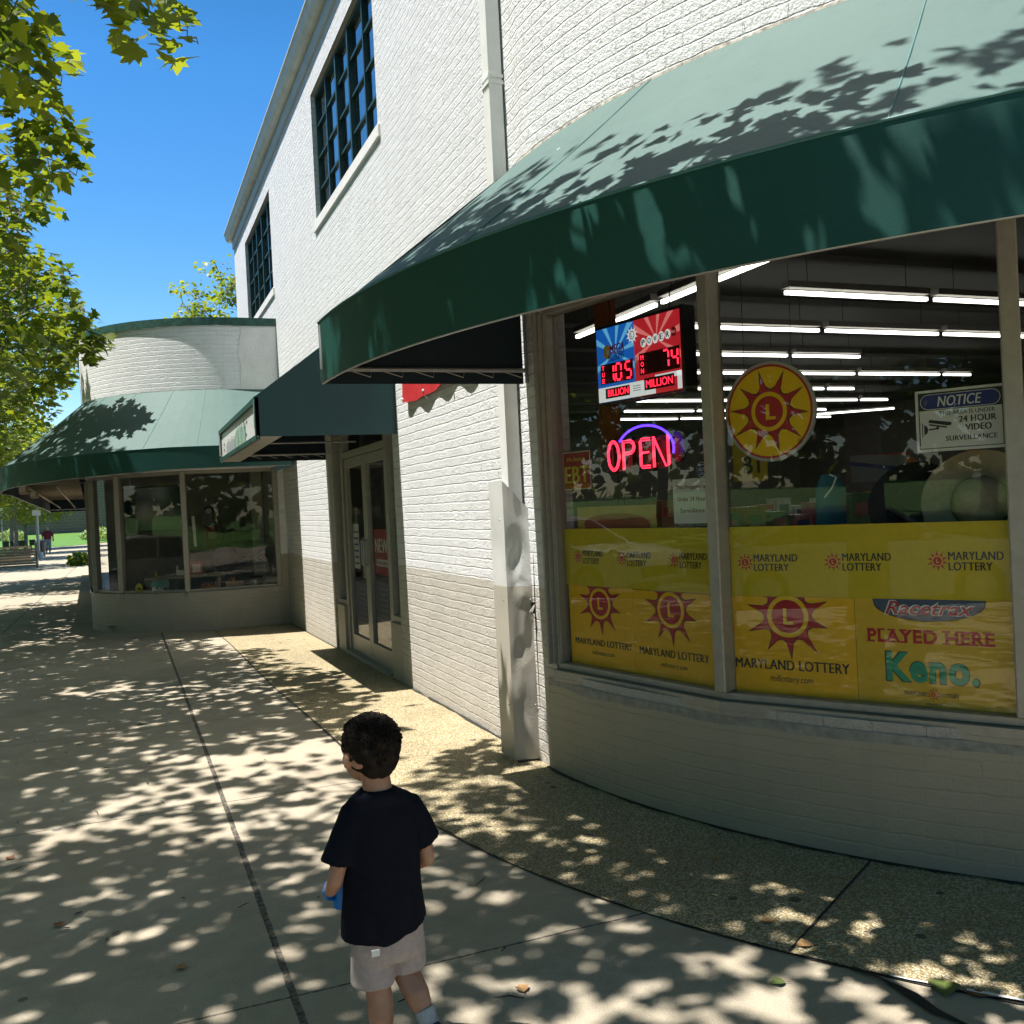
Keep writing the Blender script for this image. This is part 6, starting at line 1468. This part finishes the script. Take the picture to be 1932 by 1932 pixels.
b = MB(); b.tube([(.640+.050*math.cos(a*.3), YB-.008+.041*math.sin(a*.3), .790+.003*math.sin(a*.3)) for a in range(22)], .005, 6); b.build('collar', SHIRT, boy, smooth=True) if False else None
b = MB(); b.box((.588, YB-.096, .372), (.022, .004, .018)); b.build('label_tag', WHT, boy)
SHORT = simple('pale_pink_linen', (.40, .345, .33), .9, 0, .10, 60, .002, 400)
def shorts(m):
    m.stack([(.643, YB, .455, .098, .074), (.644, YB, .40, .104, .080), (.645, YB, .34, .108, .080), (.646, YB, .315, .102, .072)], 24)
    m.tube([(.600, YB, .39), (.596, YB, .32), (.594, YB-.002, .245)], [.056, .060, .063], 20); m.tube([(.692, YB, .39), (.702, YB+.006, .32), (.706, YB+.006, .262)], [.054, .053, .051], 20)
blend('shorts', shorts, SHORT, boy, .006, 2, .006, 18, .5)
SOCK = simple('pale_blue_sock', (.32, .38, .42), .9, 0, .1, 90, .002, 300)
b = MB(); b.tube([(.730, YB-.052, .160), (.736, YB-.063, .138), (.742, YB-.066, .110)], [.030, .028, .028], 14); [b.tube([(.730+.0033*i, YB-.052-.004*i, .158-.010*i), (.731+.0033*i, YB-.053-.004*i, .155-.010*i)], .0305, 14) for i in range(4)]; b.build('sock', SOCK, boy, smooth=50)
b = MB(); b.tube([(.617, YB-.006, .10), (.617, YB-.003, .045)], [.029, .030], 14); b.build('sock', SOCK, boy, smooth=50)
SHOE = simple('navy_shoe', (.02, .04, .06), .6, 0, .2, 40)
def shoeA(m): m.ball((.617, YB+.030, .034), (.034, .075, .033), 8); m.ball((.617, YB-.01, .05), (.031, .04, .035), 8)
def shoeB(m): m.tube([(.745, YB-.085, .108), (.756, YB-.05, .080), (.768, YB+.0, .045)], [.030, .034, .027], 12); m.ball((.768, YB+.0, .042), (.03, .03, .025), 6); m.ball((.745, YB-.085, .108), .030, 6)
blend('shoe', shoeA, SHOE, boy, .005, 3); blend('shoe', shoeB, SHOE, boy, .005, 3)
# hair : close cap with a dense cover of curls
HAIR = simple('dark_brown_hair', (.012, .008, .006), .7, 0, .6, 45, 0, 60, .15)
def haircap(m):
    m.ball(H_(0, -.012, .020), (.083, .090, .083), 12); m.ball(H_(0, -.050, -.022), (.058, .046, .056), 8); m.ball(H_(0, .035, .062), (.058, .04, .030), 8)
blend('hair', haircap, HAIR, boy, .006, 3, .010, 38)
g = random.Random(9); cm = MB()
for i in range(3600):
    th = g.uniform(0, 2*math.pi); ph = g.uniform(-.75, 1.45)
    d = Vector((math.cos(th)*math.cos(ph), math.sin(th)*math.cos(ph), math.sin(ph)))
    if d.y > .35 and d.z < .55: continue
    if d.z < -.3 and abs(d.x) > .55: continue
    if d.z < -.15 and (d.y > -.1): continue
    p = Vector((d.x*.083, -.012+d.y*.090, .020+d.z*.083))
    if d.z < -.2: p.y = min(p.y, -.03)
    a = Vector((-d.y, d.x, 0)); a = a.normalized() if a.length > .1 else Vector((1, 0, 0)); b2 = d.cross(a)
    k = g.uniform(0, 6.28); u_ = a*math.cos(k)+b2*math.sin(k); r_ = g.uniform(.004, .009)*(1.2 if d.z > .2 else .6); lft = g.uniform(.2, 1.15)*(1 if d.z > 0 else .5)
    P = [H_(*(p+u_*r_*math.cos(q)+d*r_*(math.sin(q)*lft+.35)+u_.cross(d)*.0035*q*.4)) for q in (0, .8, 1.6, 2.4, 3.2, 4.0)]
    cm.tube(P, [.0012, .0015, .0016, .0014, .0011, .0005], 4, cap=False)
cm.build('curls', HAIR, boy, smooth=True)
cup = thing('cup', 'bright blue plastic cup with a handle held in the boy\'s left hand', 'cup', (.545, YB+.125, .46))
CB = simple('bright_blue_plastic', (.005, .19, .62), .3, 0, .04)
b = MB().stack([(.545, YB+.10, .440, .030, .030), (.545, YB+.10, .545, .042, .042), (.545, YB+.10, .545, .038, .038), (.545, YB+.10, .455, .027, .027)], 20); b.build('cup_body', CB, cup, smooth=40)
b = MB(); b.tube([(.508, YB+.08, .530), (.492, YB+.075, .524), (.484, YB+.072, .504), (.492, YB+.075, .480), (.514, YB+.08, .472)], .0055, 8); b.build('handle', CB, cup, smooth=True)

# walking man in the distance
MX, MY = -4.70, 70.0; mz = gz(70)
man = thing('person', 'distant bald man in a maroon shirt and grey trousers walking towards the viewer', 'person', (MX, MY, mz))
def q_(x, y, z): return (MX+x, MY+y, mz+z)
def manbody(m):
    m.ball(q_(0, 0, 1.66), (.085, .10, .125), 8); m.tube([q_(0, 0, 1.55), q_(0, 0, 1.44)], .065, 10); m.ball(q_(0, -.09, 1.64), (.02, .03, .03), 5)
    for s_ in (-1, 1): m.ball(q_(s_*.085, 0, 1.65), (.015, .02, .035), 5)
    m.stack([q_(0, 0, 1.45)+(.19, .10), q_(0, 0, 1.2)+(.18, .13), q_(0, 0, .95)+(.18, .13)], 16)
    m.tube([q_(-.22, 0, 1.40), q_(-.30, -.02, 1.13), q_(-.28, -.12, .90), q_(-.27, -.15, .80)], [.065, .055, .04, .04], 10); m.tube([q_(.22, 0, 1.40), q_(.31, .03, 1.13), q_(.33, .05, .88), q_(.33, .05, .78)], [.065, .055, .04, .04], 10)
    m.tube([q_(-.09, 0, .95), q_(-.10, -.04, .5), q_(-.10, .04, .06)], [.10, .07, .05], 10); m.tube([q_(.09, 0, .95), q_(.10, -.10, .5), q_(.10, -.12, .06)], [.10, .07, .05], 10)
blend('body', manbody, SKIN, man, .018, 2)
blend('shirt', lambda m: (m.stack([q_(0, 0, 1.50)+(.11, .08), q_(0, 0, 1.45)+(.22, .12), q_(0, 0, 1.2)+(.235, .16), q_(0, 0, .92)+(.235, .165)], 16), m.tube([q_(-.2, 0, 1.41), q_(-.30, -.02, 1.16)], [.09, .085], 10), m.tube([q_(.2, 0, 1.41), q_(.31, .02, 1.16)], [.09, .085], 10)), simple('maroon_cloth', (.13, .012, .022), .8), man, .018, 2)
blend('trousers', lambda m: (m.stack([q_(0, 0, .97)+(.19, .14), q_(0, 0, .82)+(.20, .14)], 16), m.tube([q_(-.10, 0, .9), q_(-.11, -.04, .5), q_(-.11, .04, .16)], [.12, .10, .08], 10), m.tube([q_(.10, 0, .9), q_(.11, -.10, .5), q_(.11, -.12, .16)], [.12, .10, .08], 10)), simple('grey_cloth', (.26, .26, .27), .9), man, .018, 2)
for x, y in ((-.10, 0), (.10, -.16)): b = MB(); b.ball(q_(x, y, .05), (.05, .13, .05), 6); b.build('shoe', simple('pale_shoe', (.3, .3, .3), .7), man)

# ------------------------------------------------------------------ fallen leaves and twigs
LF = [simple('dry_leaf_brown', (.24, .10, .04), .7, 0, .2, 60), simple('dry_leaf_tan', (.42, .24, .10), .7, 0, .2, 60), simple('fresh_fallen_leaf', (.12, .16, .04), .6, 0, .2, 60)]
def gp(u, v):
    d = FW+RT*((u-966)/1800)+UP*((966-v)/1800); k = -CAMH/d.z; return (d.x*k, d.y*k)
spots = [(18, 1621, 0, .05, 'reddish brown fallen leaf at the left edge of the pavement'), (112, 1747, 0, .05, 'reddish brown fallen leaf on the shaded slab at the lower left'), (342, 1828, 1, .045, 'orange tan fallen leaf in a sun patch left of the long joint'), (945, 1621, 0, .045, 'small brown fallen leaf just left of the boy'), (266, 1365, 2, .06, 'green fallen leaf far up the pavement near the long joint'),
         (1446, 1741, 1, .05, 'tan fallen leaf in the sun on the pebble border'), (1517, 1786, 1, .06, 'tan fallen leaf lying by the border joint'), (1352, 1623, 1, .05, 'pale brown fallen leaf in the shade near the low wall'), (1468, 1857, 2, .05, 'dark green fallen leaf at the lower middle of the pavement'), (1782, 1867, 2, .10, 'large green fallen leaf beside the white paint line'),
         (1845, 1880, 0, .05, 'brown curled leaf just right of the large green leaf'), (958, 1375, 0, .04, 'brown scrap of leaf by the pebble border'), (283, 1440, 1, .03, 'tiny tan leaf scrap up the pavement'), (1578, 1660, 1, .03, 'tiny tan leaf scrap under the low wall'), (985, 1868, 1, .05, 'brown fallen leaf near the bottom beside the boy'), (1068, 1443, 0, .035, 'dark curled leaf at the foot of the metal guard')]
for i, (u, v, k, s_, lb) in enumerate(spots):
    if i == 3: u = 948-300
    x, y = gp(u, v); a = rnd.uniform(0, 6.28); z = gz(y)+.006
    t = thing('fallen_leaf', lb, 'leaf', (x, y, z), 'fallen leaves on the pavement')
    P = [(0, -.5, 0), (.32, -.3, .12), (.5, .1, .22), (.2, .35, .05), (0, .6, .02), (-.22, .33, .05), (-.48, .05, .2), (-.3, -.3, .1)]
    mb = MB(); c0 = (x, y, z+s_*.02)
    W_ = [(x+s_*(px*math.cos(a)-py*math.sin(a)), y+s_*(px*math.sin(a)+py*math.cos(a)), z+s_*pz*.8) for px, py, pz in P]
    for j in range(8): mb.face([c0, W_[j], W_[(j+1) % 8]])
    mb.build('blade', LF[k], t); st = MB(); st.tube([W_[0], (W_[0][0]-s_*.3*math.sin(-a), W_[0][1]-s_*.3*math.cos(a), z+.002)], .0012, 4); st.build('stalk', LF[0], t)
g = random.Random(31)
for i in range(46):
    u, v = g.uniform(0, 1000), g.uniform(1230, 1900) if i % 3 else g.uniform(1230, 1450)
    x, y = gp(u, v)
    if abs(x-.63) < .25 and abs(y-2.7) < .3: continue
    L = g.uniform(.015, .05); a = g.uniform(0, 3.14); z = gz(y)+.006
    tw = 'twig' if i % 2 else 'bark_flake'
    mb = MB()
    if tw == 'twig': mb.tube([(x-L*math.cos(a), y-L*math.sin(a), z), (x, y, z+.004), (x+L*math.cos(a+.3), y+L*math.sin(a+.3), z)], [.0015, .0025, .001], 5)
    else: ca, sa = math.cos(a), math.sin(a); mb.face([(x+L*.5*(px*ca-py*sa), y+L*.5*(px*sa+py*ca), z+pz) for px, py, pz in ((-1, 0, 0), (-.5, -.35, .002), (.3, -.42, .003), (1, -.1, .001), (.8, .25, .003), (.1, .3, .004), (-.6, .28, .002))])
    o = mb.build(tw, simple('dark_litter', (.04, .03, .02), .8) if i == 0 or 'LITM' not in globals() else LITM)
    LITM = o.data.materials[0]
    tag(o, 'small dark %s lying on the pavement' % tw.replace('_', ' '), 'litter', 'dark %ss scattered on the pavement' % tw.replace('_', ' '))
